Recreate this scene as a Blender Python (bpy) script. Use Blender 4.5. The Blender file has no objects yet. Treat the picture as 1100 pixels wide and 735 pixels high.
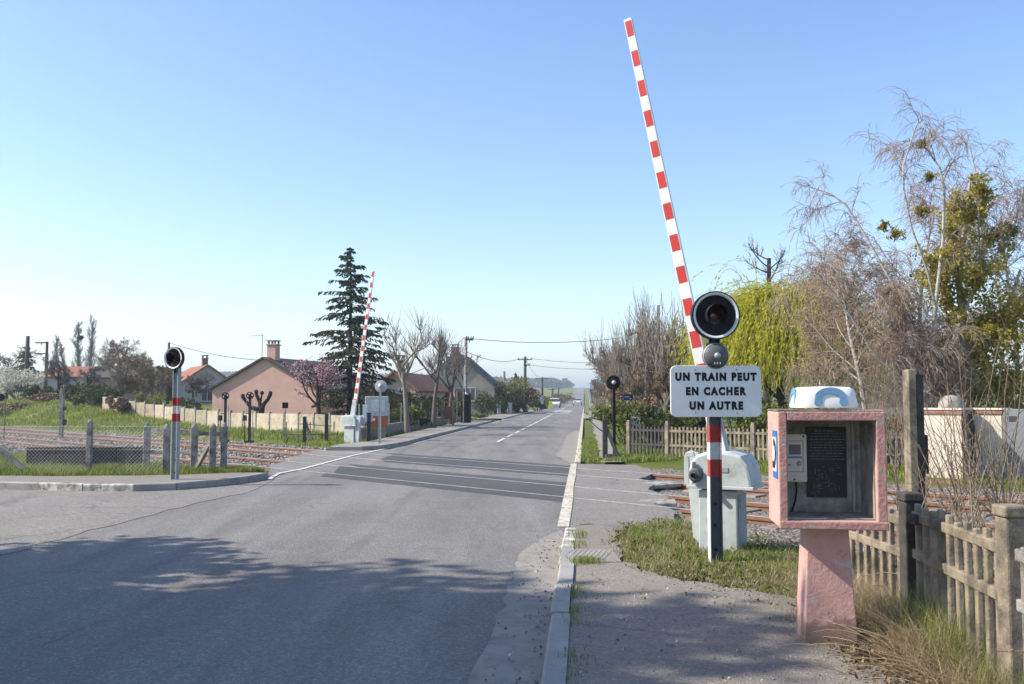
import bpy, math, random
import numpy as np
from mathutils import Vector, Matrix
rng = np.random.default_rng(7)
PI = math.pi
R = math.radians
SC = bpy.context.scene
COL = SC.collection
# ------------------------------------------------------------------ camera
CAMZ, F, PW, PH, HOR = 1.6, 1000.0, 1100.0, 735.0, 428.0
TH = math.atan((HOR - PH / 2) / F)
cd = bpy.data.cameras.new('camera'); cam = bpy.data.objects.new('camera', cd); COL.objects.link(cam)
cam.location = (0, 0, CAMZ); cam.rotation_euler = (PI / 2 + TH, 0, 0)
cd.sensor_width = 36; cd.lens = 36 * F / PW; cd.clip_start = 0.05; cd.clip_end = 8000
SC.camera = cam


def _ratio(py):
    k = (PH / 2 - py) / F
    return (k * math.cos(TH) + math.sin(TH)) / (math.cos(TH) - k * math.sin(TH))


def hz(py, Y):                     # height seen at row py, distance Y
    return CAMZ + Y * _ratio(py)


def hx(px, Y, z=0.0):              # lateral position seen at column px
    return (px - PW / 2) / F * (Y * math.cos(TH) + (z - CAMZ) * math.sin(TH))


def G(px, py, z=0.0):              # ground point under a pixel
    Y = (z - CAMZ) / _ratio(py)
    return Vector((hx(px, Y, z), Y, z))


def smooth(a, b, x):
    t = np.clip((x - a) / (b - a), 0, 1)
    return t * t * (3 - 2 * t)


def road_l(Y): return -6.15 + .078 * Y
def road_r(Y): return -.25 + .078 * Y
def rise(Y): return np.maximum(0, np.asarray(Y, float) - 220) * .0165


def terrain(X, Y):
    X = np.asarray(X, float); Y = np.asarray(Y, float)
    n = (X + Y) / math.sqrt(2)
    bank = smooth(18.5, 24, n) * smooth(12, 36, -X) * 1.5
    left = road_l(Y) - X; right = X - road_r(Y)
    z = bank + rise(np.minimum(Y, 1000))
    d = np.maximum(np.maximum(left, right), 0)
    hill = smooth(600, 1300, Y) * smooth(10, 400, d) * 8 + smooth(250, 700, Y) * smooth(6, 120, d) * 2.0
    return z + hill


def T(x, y): return float(terrain(x, y))
# ------------------------------------------------------------------ materials


def new_mat(name):
    m = bpy.data.materials.new(name); m.use_nodes = True
    nt = m.node_tree; b = nt.nodes['Principled BSDF']
    return m, nt, b


def lk(nt, a, b): nt.links.new(a, b)


def ramp(nt, fac, stops):
    r = nt.nodes.new('ShaderNodeValToRGB')
    while len(r.color_ramp.elements) < len(stops): r.color_ramp.elements.new(.5)
    for e, (p, c) in zip(r.color_ramp.elements, stops):
        e.position = p; e.color = (c, c, c, 1) if isinstance(c, (int, float)) else (*c, 1)
    lk(nt, fac, r.inputs[0]); return r.outputs[0]


def mixc(nt, fac, a, b, mode='MIX'):
    n = nt.nodes.new('ShaderNodeMix'); n.data_type = 'RGBA'; n.blend_type = mode
    for s, v in ((n.inputs[0], fac), (n.inputs[6], a), (n.inputs[7], b)):
        if isinstance(v, (int, float)): s.default_value = v
        elif isinstance(v, tuple): s.default_value = (*v, 1)
        else: lk(nt, v, s)
    return n.outputs[2]


def noise(nt, vec, scale, detail=5, rough=.6, dist=0):
    n = nt.nodes.new('ShaderNodeTexNoise'); n.inputs['Scale'].default_value = scale
    n.inputs['Detail'].default_value = detail; n.inputs['Roughness'].default_value = rough
    n.inputs['Distortion'].default_value = dist
    lk(nt, vec, n.inputs['Vector']); return n.outputs['Fac']


def voro(nt, vec, scale, feature='F1', out='Distance'):
    n = nt.nodes.new('ShaderNodeTexVoronoi'); n.feature = feature; n.inputs['Scale'].default_value = scale
    lk(nt, vec, n.inputs['Vector']); return n.outputs[out]


def coords(nt, kind='OBJ', scale=None, rot=None):
    if kind == 'POS': o = nt.nodes.new('ShaderNodeNewGeometry').outputs['Position']
    else: o = nt.nodes.new('ShaderNodeTexCoord').outputs['Object']
    if scale is not None or rot is not None:
        mp = nt.nodes.new('ShaderNodeMapping')
        if scale: mp.inputs['Scale'].default_value = scale
        if rot: mp.inputs['Rotation'].default_value = rot
        lk(nt, o, mp.inputs['Vector']); o = mp.outputs[0]
    return o


def bump(nt, b, h, strength, dist=.02):
    n = nt.nodes.new('ShaderNodeBump'); n.inputs['Strength'].default_value = strength
    n.inputs['Distance'].default_value = dist
    lk(nt, h, n.inputs['Height']); lk(nt, n.outputs[0], b.inputs['Normal'])


def M(name, c1, c2=None, scale=4., rough=.8, bmp=0., bscale=None, metallic=0., spec=.3, kind='OBJ', lo=.35, hi=.65,
      dirt=None, dscale=2., dlo=.55, dhi=.75, stretch=None, bdist=.01):
    m, nt, b = new_mat(name)
    b.inputs['Roughness'].default_value = rough; b.inputs['Metallic'].default_value = metallic
    b.inputs['Specular IOR Level'].default_value = spec
    if c2 is None: c2 = tuple(v * .82 for v in c1)
    v = coords(nt, kind, stretch)
    c = ramp(nt, noise(nt, v, scale), [(lo, c1), (hi, c2)])
    if dirt is not None:
        f = ramp(nt, noise(nt, v, dscale, 8, .7), [(dlo, 0.), (dhi, 1.)])
        c = mixc(nt, f, c, dirt)
    lk(nt, c, b.inputs['Base Color'])
    if bmp: bump(nt, b, noise(nt, v, bscale or scale * 6, 6, .65), bmp, bdist)
    return m


def leaf_mat(name, stops, trans=.35, rough=.6):
    m, nt, b = new_mat(name)
    isl = nt.nodes.new('ShaderNodeNewGeometry').outputs['Random Per Island']
    c = ramp(nt, isl, stops)
    lk(nt, c, b.inputs['Base Color']); b.inputs['Roughness'].default_value = rough
    b.inputs['Specular IOR Level'].default_value = .25
    tr = nt.nodes.new('ShaderNodeBsdfTranslucent'); lk(nt, c, tr.inputs[0])
    mx = nt.nodes.new('ShaderNodeMixShader'); mx.inputs[0].default_value = trans
    lk(nt, b.outputs[0], mx.inputs[1]); lk(nt, tr.outputs[0], mx.inputs[2])
    lk(nt, mx.outputs[0], nt.nodes['Material Output'].inputs['Surface'])
    return m


def asphalt(name, base, light, agg, grit=.5, ascale=70., tracks=True, cracks=.5, patches=True):
    m, nt, b = new_mat(name)
    p = coords(nt, 'POS'); pr = coords(nt, 'POS', (1, .1, 1), (0, 0, R(4.46)))
    c = ramp(nt, noise(nt, p, .35, 6, .6), [(.35, base), (.65, light)])
    if tracks:
        c = mixc(nt, ramp(nt, noise(nt, pr, 1.1, 4, .55), [(.42, 0.), (.62, .8)]), c, tuple(v * 1.28 for v in light))
        c = mixc(nt, ramp(nt, noise(nt, pr, 2.4, 3, .5), [(.54, 0.), (.70, .6)]), c, tuple(v * .70 for v in base))
    if patches:
        c = mixc(nt, ramp(nt, noise(nt, p, .9, 7, .75), [(.56, 0.), (.68, .6)]), c, tuple(v * 1.35 for v in light))
        c = mixc(nt, ramp(nt, noise(nt, p, 2.7, 6, .7), [(.6, 0.), (.75, .5)]), c, tuple(v * .68 for v in base))
    vc = nt.nodes.new('ShaderNodeTexVoronoi'); vc.inputs['Scale'].default_value = ascale; lk(nt, p, vc.inputs['Vector'])
    g = nt.nodes.new('ShaderNodeSeparateColor'); lk(nt, vc.outputs['Color'], g.inputs[0])
    c = mixc(nt, grit, c, mixc(nt, 1., c, ramp(nt, g.outputs[0], [(.0, .35), (.5, .95), (.8, 1.1), (1., 2.1)]), 'MULTIPLY'))
    c = mixc(nt, ramp(nt, noise(nt, p, ascale * .4, 3, .8), [(.3, .0), (.72, .4)]), c, agg)
    if cracks:
        n = nt.nodes.new('ShaderNodeTexNoise'); n.inputs['Scale'].default_value = 2.2; n.inputs['Detail'].default_value = 5
        lk(nt, p, n.inputs['Vector'])
        va = nt.nodes.new('ShaderNodeVectorMath'); va.operation = 'MULTIPLY_ADD'
        lk(nt, n.outputs['Color'], va.inputs[0]); va.inputs[1].default_value = (.7, .7, 0); lk(nt, p, va.inputs[2])
        ed = voro(nt, va.outputs[0], .42, 'DISTANCE_TO_EDGE')
        msk = ramp(nt, noise(nt, p, .28, 3, .5), [(.45, 0.), (.55, cracks)])
        ln = ramp(nt, ed, [(.0, 1.), (.014, 0.)])
        mm = nt.nodes.new('ShaderNodeMath'); mm.operation = 'MULTIPLY'; lk(nt, msk, mm.inputs[0]); lk(nt, ln, mm.inputs[1])
        c = mixc(nt, mm.outputs[0], c, tuple(v * .35 for v in base))
    lk(nt, c, b.inputs['Base Color']); b.inputs['Roughness'].default_value = .82
    b.inputs['Specular IOR Level'].default_value = .35
    bump(nt, b, vc.outputs['Distance'], .55, .012)
    return m


MT = {}
MT['road'] = asphalt('road_asphalt', (.130, .122, .113), (.168, .159, .147), (.235, .223, .206), .55, 66, True, .22)
MT['side'] = asphalt('coarse_asphalt', (.16, .149, .133), (.21, .196, .176), (.30, .28, .25), .62, 46, False, .5)
MT['pave'] = asphalt('pavement_asphalt', (.168, .15, .127), (.232, .207, .175), (.30, .27, .228), .5, 75, False, .6)
MT['cross'] = asphalt('crossing_asphalt', (.058, .058, .06), (.08, .079, .08), (.11, .108, .105), .5, 60, False, .3, False)
MT['apron'] = asphalt('apron_asphalt', (.155, .145, .13), (.205, .192, .17), (.29, .27, .24), .6, 50, False, .6)


def ground_mat():
    m, nt, b = new_mat('ground_grass_soil'); p = coords(nt, 'POS')
    g = ramp(nt, noise(nt, p, .5, 6, .65), [(.3, (.075, .115, .02)), (.5, (.115, .15, .03)), (.7, (.16, .155, .06))])
    g = mixc(nt, ramp(nt, noise(nt, p, 3.1, 6, .7), [(.5, 0.), (.7, .7)]), g, (.19, .16, .09))
    g = mixc(nt, ramp(nt, noise(nt, p, 17, 4, .7), [(.35, .45), (.65, 0.)]), g, (.035, .05, .012))
    g = mixc(nt, ramp(nt, noise(nt, p, 1.3, 6, .7), [(.6, 0.), (.68, .9)]), g, (.2, .165, .115))
    lk(nt, g, b.inputs['Base Color']); b.inputs['Roughness'].default_value = .95; b.inputs['Specular IOR Level'].default_value = .1
    bump(nt, b, noise(nt, p, 24, 6, .7), .8, .04); return m


MT['ground'] = ground_mat()


def field_mat():
    m, nt, b = new_mat('green_field'); p = coords(nt, 'POS')
    g = ramp(nt, noise(nt, p, .4, 7, .7), [(.3, (.085, .125, .022)), (.5, (.13, .165, .035)), (.7, (.19, .185, .06))])
    g = mixc(nt, ramp(nt, noise(nt, p, 2.2, 8, .8), [(.42, 0.), (.7, .85)]), g, (.06, .085, .02))
    g = mixc(nt, ramp(nt, noise(nt, p, .55, 8, .8), [(.47, 0.), (.62, .85)]), g, (.26, .21, .11))
    lk(nt, g, b.inputs['Base Color']); b.inputs['Roughness'].default_value = .95; b.inputs['Specular IOR Level'].default_value = .1
    bump(nt, b, noise(nt, p, 16, 6, .7), .8, .06); return m


MT['field'] = field_mat()


def stones_mat():
    m, nt, b = new_mat('ballast_stone_bed'); p = coords(nt, 'POS')
    v = nt.nodes.new('ShaderNodeTexVoronoi'); v.inputs['Scale'].default_value = 21; lk(nt, p, v.inputs['Vector'])
    s = nt.nodes.new('ShaderNodeSeparateColor'); lk(nt, v.outputs['Color'], s.inputs[0])
    c = ramp(nt, s.outputs[0], [(0., (.10, .085, .075)), (.5, (.24, .205, .18)), (1., (.42, .38, .34))])
    c = mixc(nt, ramp(nt, v.outputs['Distance'], [(.45, 0.), (.75, .85)]), c, (.04, .033, .028))
    c = mixc(nt, ramp(nt, noise(nt, p, .8, 5), [(.45, 0.), (.7, .5)]), c, (.17, .11, .075))
    lk(nt, c, b.inputs['Base Color']); b.inputs['Roughness'].default_value = .9
    bump(nt, b, v.outputs['Distance'], 1., .05); return m


MT['ballast'] = stones_mat()
MT['stone'] = leaf_mat('loose_stone', [(0., (.13, .115, .10)), (.5, (.27, .245, .22)), (1., (.46, .43, .40))], 0., .9)
MT['kerb'] = M('kerb_concrete', (.33, .32, .295), (.25, .245, .23), 3, .85, .5, 60, kind='POS', dirt=(.13, .125, .115), dscale=4)
MT['kerbw'] = M('kerb_white_paint', (.60, .58, .52), (.33, .315, .28), 6, .8, .3, 60, kind='POS', lo=.42, hi=.58, dirt=(.17, .16, .14), dscale=5, dlo=.48, dhi=.6)
MT['gutter'] = M('gutter_concrete', (.29, .266, .232), (.225, .209, .185), 3, .88, .5, 60, kind='POS', dirt=(.15, .14, .13), dscale=5, dlo=.52, dhi=.72)
MT['mark'] = M('road_paint_white', (.62, .62, .59), (.42, .42, .40), 14, .7, .1, kind='POS', lo=.45, hi=.7, dirt=(.19, .19, .185), dscale=18, dlo=.55, dhi=.66)
MT['marky'] = M('road_paint_aged', (.56, .52, .41), (.40, .375, .31), 8, .75, .1, kind='POS', lo=.42, hi=.64, dirt=(.19, .18, .16), dscale=9, dlo=.52, dhi=.62)
MT['steel'] = M('polished_rail_top', (.52, .51, .50), (.38, .36, .34), 6, .45, metallic=.6, kind='POS')
MT['rust'] = M('rail_rust', (.235, .125, .08), (.16, .088, .06), 7, .85, .3, kind='POS', dirt=(.33, .19, .12), dscale=4)
MT['sleeper'] = M('sleeper_concrete', (.30, .26, .225), (.2, .17, .145), 5, .9, .4, kind='POS')
MT['conc'] = M('old_concrete', (.315, .262, .192), (.20, .168, .125), 5, .9, .9, 55, dirt=(.10, .088, .072), dscale=5, dlo=.46, dhi=.66, kind='POS')
MT['concg'] = M('grey_concrete', (.34, .325, .295), (.22, .21, .19), 6, .9, .8, 55, dirt=(.09, .086, .078), dscale=6, dlo=.48, dhi=.68, kind='POS')
MT['concd'] = M('dark_concrete', (.045, .043, .042), (.08, .075, .07), 9, .9, .7, 40)
MT['cream'] = M('cream_concrete_panel', (.50, .435, .325), (.40, .35, .265), 2.5, .9, .4, 30, dirt=(.22, .185, .14), dscale=2.6, dlo=.48, dhi=.72, kind='POS')

MT['dwall'] = M('tarred_slab', (.035, .034, .035), (.065, .062, .06), 6, .85, .6, 25, kind='POS')
MT['pink'] = M('peeling_pink_paint', (.56, .325, .285), (.48, .27, .235), 7, .72, .55, 34, dirt=(.34, .285, .25), dscale=5.5, dlo=.6, dhi=.66, bdist=.012)
def peel():
    nt = MT['pink'].node_tree; b = nt.nodes['Principled BSDF']; src = b.inputs['Base Color'].links[0].from_socket; v = coords(nt)
    c = mixc(nt, ramp(nt, noise(nt, v, 2.3, 8, .75), [(.4, 0.), (.65, .75)]), src, (.60, .40, .35))
    c = mixc(nt, ramp(nt, noise(nt, v, 6.5, 10, .7, .4), [(.585, 0.), (.60, 1.)]), c, (.45, .41, .36))
    c = mixc(nt, ramp(nt, noise(nt, v, 9.5, 9, .8), [(.55, 0.), (.70, .75)]), c, (.24, .13, .11))
    sx = nt.nodes.new('ShaderNodeSeparateXYZ'); lk(nt, v, sx.inputs[0]); n = noise(nt, v, 7, 6, .7)
    ma = nt.nodes.new('ShaderNodeMath'); ma.operation = 'MULTIPLY_ADD'; lk(nt, n, ma.inputs[0]); ma.inputs[1].default_value = -.28; lk(nt, sx.outputs[2], ma.inputs[2])
    c = mixc(nt, ramp(nt, ma.outputs[0], [(-.09 + .09, .8), (.06, 0.)]), c, (.20, .13, .10)); lk(nt, c, b.inputs['Base Color'])


peel()
MT['pinkfr'] = M('worn_pink_paint', (.50, .265, .235), (.40, .21, .185), 12, .8, .9, 45, dirt=(.33, .29, .26), dscale=13, dlo=.54, dhi=.62, bdist=.015)
MT['inside'] = M('weathered_niche', (.42, .40, .35), (.24, .228, .20), 6, .85, .5, 30, dirt=(.06, .06, .055), dscale=4.2, dlo=.46, dhi=.72)
MT['white'] = M('white_enamel', (.80, .80, .78), (.74, .74, .72), 3, .4, spec=.45, dirt=(.60, .58, .53), dscale=5, dlo=.56, dhi=.78)
MT['lampw'] = M('white_plastic', (.80, .80, .77), (.70, .69, .65), 6, .4, spec=.45, dirt=(.5, .47, .4), dscale=9, dlo=.62, dhi=.75)
MT['blue'] = M('faded_blue_paint', (.10, .24, .42), (.16, .31, .47), 14, .6)
MT['blues'] = M('blue_sign_paint', (.03, .13, .40), (.04, .16, .43), 6, .5)
MT['navy'] = M('dark_navy_paint', (.018, .035, .085), (.025, .045, .10), 6, .5)
MT['black'] = M('black_paint', (.013, .013, .015), (.022, .022, .024), 6, .7, spec=.2)
MT['dgrey'] = M('dark_grey_paint', (.075, .08, .085), (.105, .11, .115), 9, .55, .1, spec=.4, dirt=(.14, .12, .10), dscale=12, dlo=.58, dhi=.72)
MT['galv'] = M('galvanised_steel', (.42, .44, .45), (.33, .35, .36), 8, .5, metallic=.35, spec=.5)
MT['sigred'] = M('faded_red_paint', (.42, .045, .035), (.33, .05, .04), 9, .6, dirt=(.25, .14, .12), dscale=14)
MT['sigwht'] = M('off_white_paint', (.66, .66, .65), (.52, .52, .51), 9, .6, dirt=(.33, .31, .28), dscale=14)
MT['armw'] = M('barrier_white', (.80, .80, .78), (.72, .72, .70), 3, .45, spec=.45, dirt=(.52, .50, .46), dscale=4, dlo=.55, dhi=.8)
MT['armr'] = M('barrier_red', (.60, .04, .033), (.50, .045, .037), 4, .5, spec=.4, dirt=(.46, .10, .08), dscale=7, dlo=.52, dhi=.75)
MT['cab'] = M('pale_grey_green_paint', (.48, .525, .52), (.39, .435, .435), 4, .55, .12, 30, spec=.4, dirt=(.24, .22, .19), dscale=6, dlo=.52, dhi=.78)
MT['cabd'] = M('grey_door_paint', (.30, .34, .355), (.25, .285, .30), 6, .55, .1, spec=.4)
MT['lens'] = M('dark_red_lens', (.05, .012, .01), (.03, .01, .01), 20, .12, spec=.7)
MT['phone'] = M('beige_telephone_case', (.64, .60, .51), (.57, .535, .45), 7, .5, spec=.4)
MT['screen'] = M('grey_speaker_grille', (.14, .14, .13), (.2, .2, .185), 90, .7)
MT['notice'] = M('black_notice', (.014, .015, .018), (.022, .023, .026), 4, .45)
MT['script'] = M('chalky_print', (.17, .18, .19), (.08, .085, .09), 60, .6)
MT['relay'] = M('cream_sheet_metal', (.62, .565, .46), (.54, .49, .39), 2.2, .6, .08, dirt=(.36, .27, .17), dscale=3.2, dlo=.56, dhi=.75)
MT['relayg'] = M('blue_grey_sheet_metal', (.20, .215, .235), (.17, .185, .2), 4, .6)
MT['relaytop'] = M('rusty_red_trim', (.23, .085, .055), (.33, .2, .15), 8, .8)
MT['wire'] = M('grey_wire', (.42, .42, .40), (.34, .34, .33), 9, .5, metallic=.3)
MT['cable'] = M('overhead_cable', (.05, .05, .055), None, 3, .7)
MT['pole'] = M('weathered_wood_pole', (.20, .185, .15), (.14, .13, .105), 3, .9, .5, 20, stretch=(4, 4, .5))
MT['poled'] = M('dark_wood_pole', (.055, .05, .047), (.08, .075, .07), 3, .9, .4, 20, stretch=(4, 4, .5))
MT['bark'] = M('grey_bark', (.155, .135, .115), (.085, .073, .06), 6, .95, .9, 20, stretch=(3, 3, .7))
MT['barkl'] = M('sunlit_bark', (.30, .27, .225), (.17, .15, .12), 5, .95, .9, 20, stretch=(3, 3, .7))  # bark lightened in colour for the sunlit trunk nearest the crossing
MT['barkd'] = M('dark_bark', (.035, .028, .025), (.055, .045, .04), 6, .95, .9, 20)
MT['birch'] = M('birch_bark', (.40, .375, .34), (.18, .16, .14), 5, .8, .4, 25, lo=.5, hi=.66, stretch=(.6, .6, 3), dirt=(.07, .06, .055), dscale=4, dlo=.62, dhi=.7)
MT['twig'] = M('brown_twigs', (.27, .205, .145), (.18, .135, .095), 2, .9)
MT['twigg'] = M('grey_twigs', (.25, .22, .19), (.17, .15, .13), 2, .9)
MT['twigr'] = M('reddish_twigs', (.37, .28, .22), (.26, .195, .155), 2, .9)
MT['twigp'] = M('pale_straw_stems', (.34, .265, .18), (.22, .165, .11), 3, .9)
MT['needle'] = leaf_mat('spruce_needles', [(0., (.045, .06, .03)), (.6, (.085, .108, .05)), (1., (.15, .16, .08))], .25)
MT['willow'] = leaf_mat('willow_leaves', [(0., (.36, .37, .03)), (.5, (.52, .51, .055)), (1., (.64, .60, .10))], .55)
MT['ivy'] = leaf_mat('ivy_leaves', [(0., (.20, .18, .03)), (.45, (.44, .375, .07)), (1., (.60, .50, .14))], .55)
MT['mist'] = leaf_mat('mistletoe_leaves', [(0., (.16, .14, .025)), (.6, (.29, .24, .04)), (1., (.38, .31, .06))], .45)
MT['hedge'] = leaf_mat('hedge_leaves', [(0., (.022, .038, .012)), (.6, (.05, .07, .02)), (1., (.10, .115, .03))], .25)
MT['shrub'] = leaf_mat('fresh_shrub_leaves', [(0., (.06, .085, .018)), (.6, (.125, .15, .03)), (1., (.22, .21, .05))], .35)
MT['pinkbl'] = leaf_mat('pink_blossom', [(0., (.30, .15, .18)), (.5, (.52, .31, .35)), (1., (.7, .52, .54))], .35)
MT['whitebl'] = leaf_mat('white_blossom', [(0., (.36, .34, .27)), (.5, (.55, .53, .45)), (1., (.72, .70, .63))], .35)
MT['bud'] = leaf_mat('budding_leaves', [(0., (.12, .12, .035)), (.6, (.20, .19, .055)), (1., (.28, .26, .09))], .4)
MT['grass'] = leaf_mat('grass_blades', [(0., (.08, .135, .018)), (.4, (.16, .24, .032)), (.75, (.26, .31, .06)), (.88, (.36, .31, .14)), (1., (.44, .36, .2))], .45)
MT['straw'] = leaf_mat('dry_grass_blades', [(0., (.22, .16, .09)), (.6, (.42, .33, .20)), (1., (.60, .51, .35))], .35)
MT['litter'] = leaf_mat('dead_leaves', [(0., (.07, .045, .025)), (.6, (.19, .125, .075)), (1., (.36, .28, .19))], .2)
MT['farwood'] = leaf_mat('winter_wood', [(0., (.05, .048, .03)), (.6, (.085, .075, .05)), (1., (.12, .11, .065))], .2)
MT['render_pink'] = M('pink_house_render', (.53, .345, .285), (.47, .305, .25), 1.2, .92, .3, 20, dirt=(.46, .28, .225), dscale=.8, dlo=.5, dhi=.8)
MT['render_cream'] = M('cream_house_render', (.50, .43, .32), (.43, .37, .28), 1.2, .92, .3, 20, dirt=(.33, .28, .21), dscale=1)
MT['render_grey'] = M('grey_house_render', (.33, .295, .25), (.26, .23, .2), 1.5, .92, .4, 14, dirt=(.2, .175, .15), dscale=1.4)
MT['render_white'] = M('pale_house_render', (.43, .43, .425), (.36, .36, .36), 1.2, .9, .2, 20)
MT['brick'] = M('red_brick_face', (.25, .125, .095), (.20, .105, .08), 4, .9, .4, 20)
MT['glass'] = M('window_glass', (.03, .035, .04), (.05, .055, .06), 1, .1, spec=.8)
MT['fr'] = M('window_frame_paint', (.6, .6, .58), None, 4, .5)
MT['wood'] = M('orange_brown_wood', (.40, .22, .11), (.30, .165, .085), 6, .7)
MT['carw'] = M('white_car_paint', (.7, .71, .72), None, 2, .25, spec=.6)
MT['tyre'] = M('tyre_rubber', (.02, .02, .02), None, 2, .9)
MT['yellow'] = M('yellow_green_panel', (.55, .68, .05), (.5, .62, .05), 3, .5)
MT['orange'] = M('orange_red_board', (.45, .12, .05), (.35, .10, .05), 3, .6)


def vary(name, lo=.72, hi=1.08, tint=(1, .97, .92)):
    nt = MT[name].node_tree; b = nt.nodes['Principled BSDF']; src = b.inputs['Base Color'].links[0].from_socket
    r = ramp(nt, nt.nodes.new('ShaderNodeObjectInfo').outputs['Random'], [(0., tuple(lo * t for t in tint)), (1., (hi, hi, hi))]); lk(nt, mixc(nt, 1., src, r, 'MULTIPLY'), b.inputs['Base Color'])


vary('sleeper'); vary('cream', .68, 1.06)


def roof_mat(name, c1, c2, c3):
    m, nt, b = new_mat(name); v = coords(nt)
    w = nt.nodes.new('ShaderNodeTexWave'); w.bands_direction = 'Y'; w.inputs['Scale'].default_value = 1.6; w.inputs['Distortion'].default_value = .4
    lk(nt, v, w.inputs['Vector'])
    c = ramp(nt, noise(nt, v, 2.2, 6, .7), [(.3, c1), (.5, c2), (.7, c3)])
    c = mixc(nt, ramp(nt, w.outputs['Fac'], [(.0, .55), (.35, 0.)]), c, tuple(x * .45 for x in c1))
    lk(nt, c, b.inputs['Base Color']); b.inputs['Roughness'].default_value = .85
    bump(nt, b, w.outputs['Fac'], .7, .04); return m


MT['roofd'] = roof_mat('dark_brown_tiles', (.045, .037, .035), (.065, .05, .045), (.09, .07, .06))
MT['roofr'] = roof_mat('red_orange_tiles', (.22, .08, .045), (.30, .12, .07), (.36, .17, .10))
MT['roofs'] = roof_mat('slate_grey_tiles', (.05, .048, .05), (.075, .07, .07), (.10, .092, .09))
# ------------------------------------------------------------------ mesh builder


class MB:
    def __init__(s): s.v = []; s.f = []; s.n = 0; s.m = []

    def add(s, verts, faces, mi=0):
        o = s.n; s.v.append(np.asarray(verts, float).reshape(-1, 3)); s.n += len(s.v[-1])
        for f in faces: s.f.append([i + o for i in f]); s.m.append(mi)
        return s

    def arr(s, verts, faces, mi=0):                      # numpy block: verts (N,3), faces (M,k)
        o = s.n; s.v.append(verts.reshape(-1, 3)); s.n += len(s.v[-1])
        s.f.append(faces + o); s.m.append(np.full(len(faces), mi, np.int32)); return s

    def box(s, c, d, rz=0, mi=0, rot=None, taper=None):
        x, y, z = (k / 2 for k in d); t = taper or 1
        p = np.array([(-x, -y, -z), (x, -y, -z), (x, y, -z), (-x, y, -z), (-x * t, -y * t, z), (x * t, -y * t, z), (x * t, y * t, z), (-x * t, y * t, z)])
        Mx = rot if rot is not None else Matrix.Rotation(rz, 3, 'Z')
        p = p @ np.array(Mx).T + np.array(c)
        return s.add(p, [(3, 2, 1, 0), (4, 5, 6, 7), (0, 1, 5, 4), (1, 2, 6, 5), (2, 3, 7, 6), (3, 0, 4, 7)], mi)

    def bar(s, a, b, w, h, mi=0):                        # box beam from a to b
        a = Vector(a); b = Vector(b); d = b - a
        q = d.to_track_quat('X', 'Z').to_matrix()
        return s.box((a + b) / 2, (d.length, w, h), rot=q, mi=mi)

    def prism(s, outline, y0, y1, mi=0, plane='XZ'):     # outline (a,b) extruded along the third axis
        n = len(outline)
        if plane == 'XZ': P = [(a, y0, b) for a, b in outline] + [(a, y1, b) for a, b in outline]
        elif plane == 'XY': P = [(a, b, y0) for a, b in outline] + [(a, b, y1) for a, b in outline]
        else: P = [(y0, a, b) for a, b in outline] + [(y1, a, b) for a, b in outline]
        fs = [tuple(range(n)), tuple(reversed(range(n, 2 * n)))] + [(i, i + n, (i + 1) % n + n, (i + 1) % n) for i in range(n)]
        return s.add(P, fs, mi)

    def tube(s, pts, rad, k=6, mi=0, cap=True):
        P = np.array([tuple(p) for p in pts], float); Rr = np.full(len(P), rad) if np.isscalar(rad) else np.array(rad)
        v, f = tubes(P[None], Rr[None], k); s.arr(v, f, mi)
        if cap:
            o = s.n - len(v); s.f.append(list(range(o, o + k))[::-1]); s.f.append(list(range(s.n - k, s.n))); s.m += [mi, mi]
        return s

    def lathe(s, prof, k=20, axis='Y', c=(0, 0, 0), mi=0):  # prof of (radius, height along axis)
        V = []
        for r, h in prof:
            for i in range(k):
                a = 2 * PI * i / k; x, y = r * math.cos(a), r * math.sin(a)
                V.append({'Y': (x, h, y), 'Z': (x, y, h), 'X': (h, x, y)}[axis])
        V = np.array(V) + np.array(c)
        fs = [(j * k + i, j * k + (i + 1) % k, (j + 1) * k + (i + 1) % k, (j + 1) * k + i) for j in range(len(prof) - 1) for i in range(k)]
        return s.add(V, fs, mi)

    def build(s, name, mats, parent=None, sm=False, bevel=0):
        me = bpy.data.meshes.new(name)
        V = np.concatenate(s.v) if s.v else np.zeros((0, 3))
        loops, starts, tot, mi = [], [], [], []; pos = 0
        for f, m in _pairs(s.f, s.m):
            if isinstance(f, np.ndarray):
                k = f.shape[1]; loops.append(f.ravel()); starts.append(pos + np.arange(len(f)) * k); tot.append(np.full(len(f), k)); pos += f.size
                mi.append(m)
            else:
                loops.append(np.array(f)); starts.append(np.array([pos])); tot.append(np.array([len(f)])); pos += len(f); mi.append(np.array([m]))
        L = np.concatenate(loops).astype(np.int32); S = np.concatenate(starts).astype(np.int32)
        me.vertices.add(len(V)); me.vertices.foreach_set('co', V.astype(np.float32).ravel())
        me.loops.add(len(L)); me.loops.foreach_set('vertex_index', L)
        me.polygons.add(len(S)); me.polygons.foreach_set('loop_start', S)
        for m in (mats if isinstance(mats, (list, tuple)) else [mats]): me.materials.append(MT[m] if isinstance(m, str) else m)
        me.polygons.foreach_set('material_index', np.concatenate(mi).astype(np.int32))
        me.polygons.foreach_set('use_smooth', np.full(len(S), bool(sm)))
        me.update(calc_edges=True); me.validate()
        o = bpy.data.objects.new(name, me); COL.objects.link(o); o.parent = parent
        if bevel:
            b = o.modifiers.new('bevel', 'BEVEL'); b.width = bevel; b.segments = 2; b.limit_method = 'ANGLE'; b.angle_limit = R(40)
        return o


def _pairs(F_, M_):
    i = 0
    for f in F_:
        m = M_[i]; i += 1
        yield f, m


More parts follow.
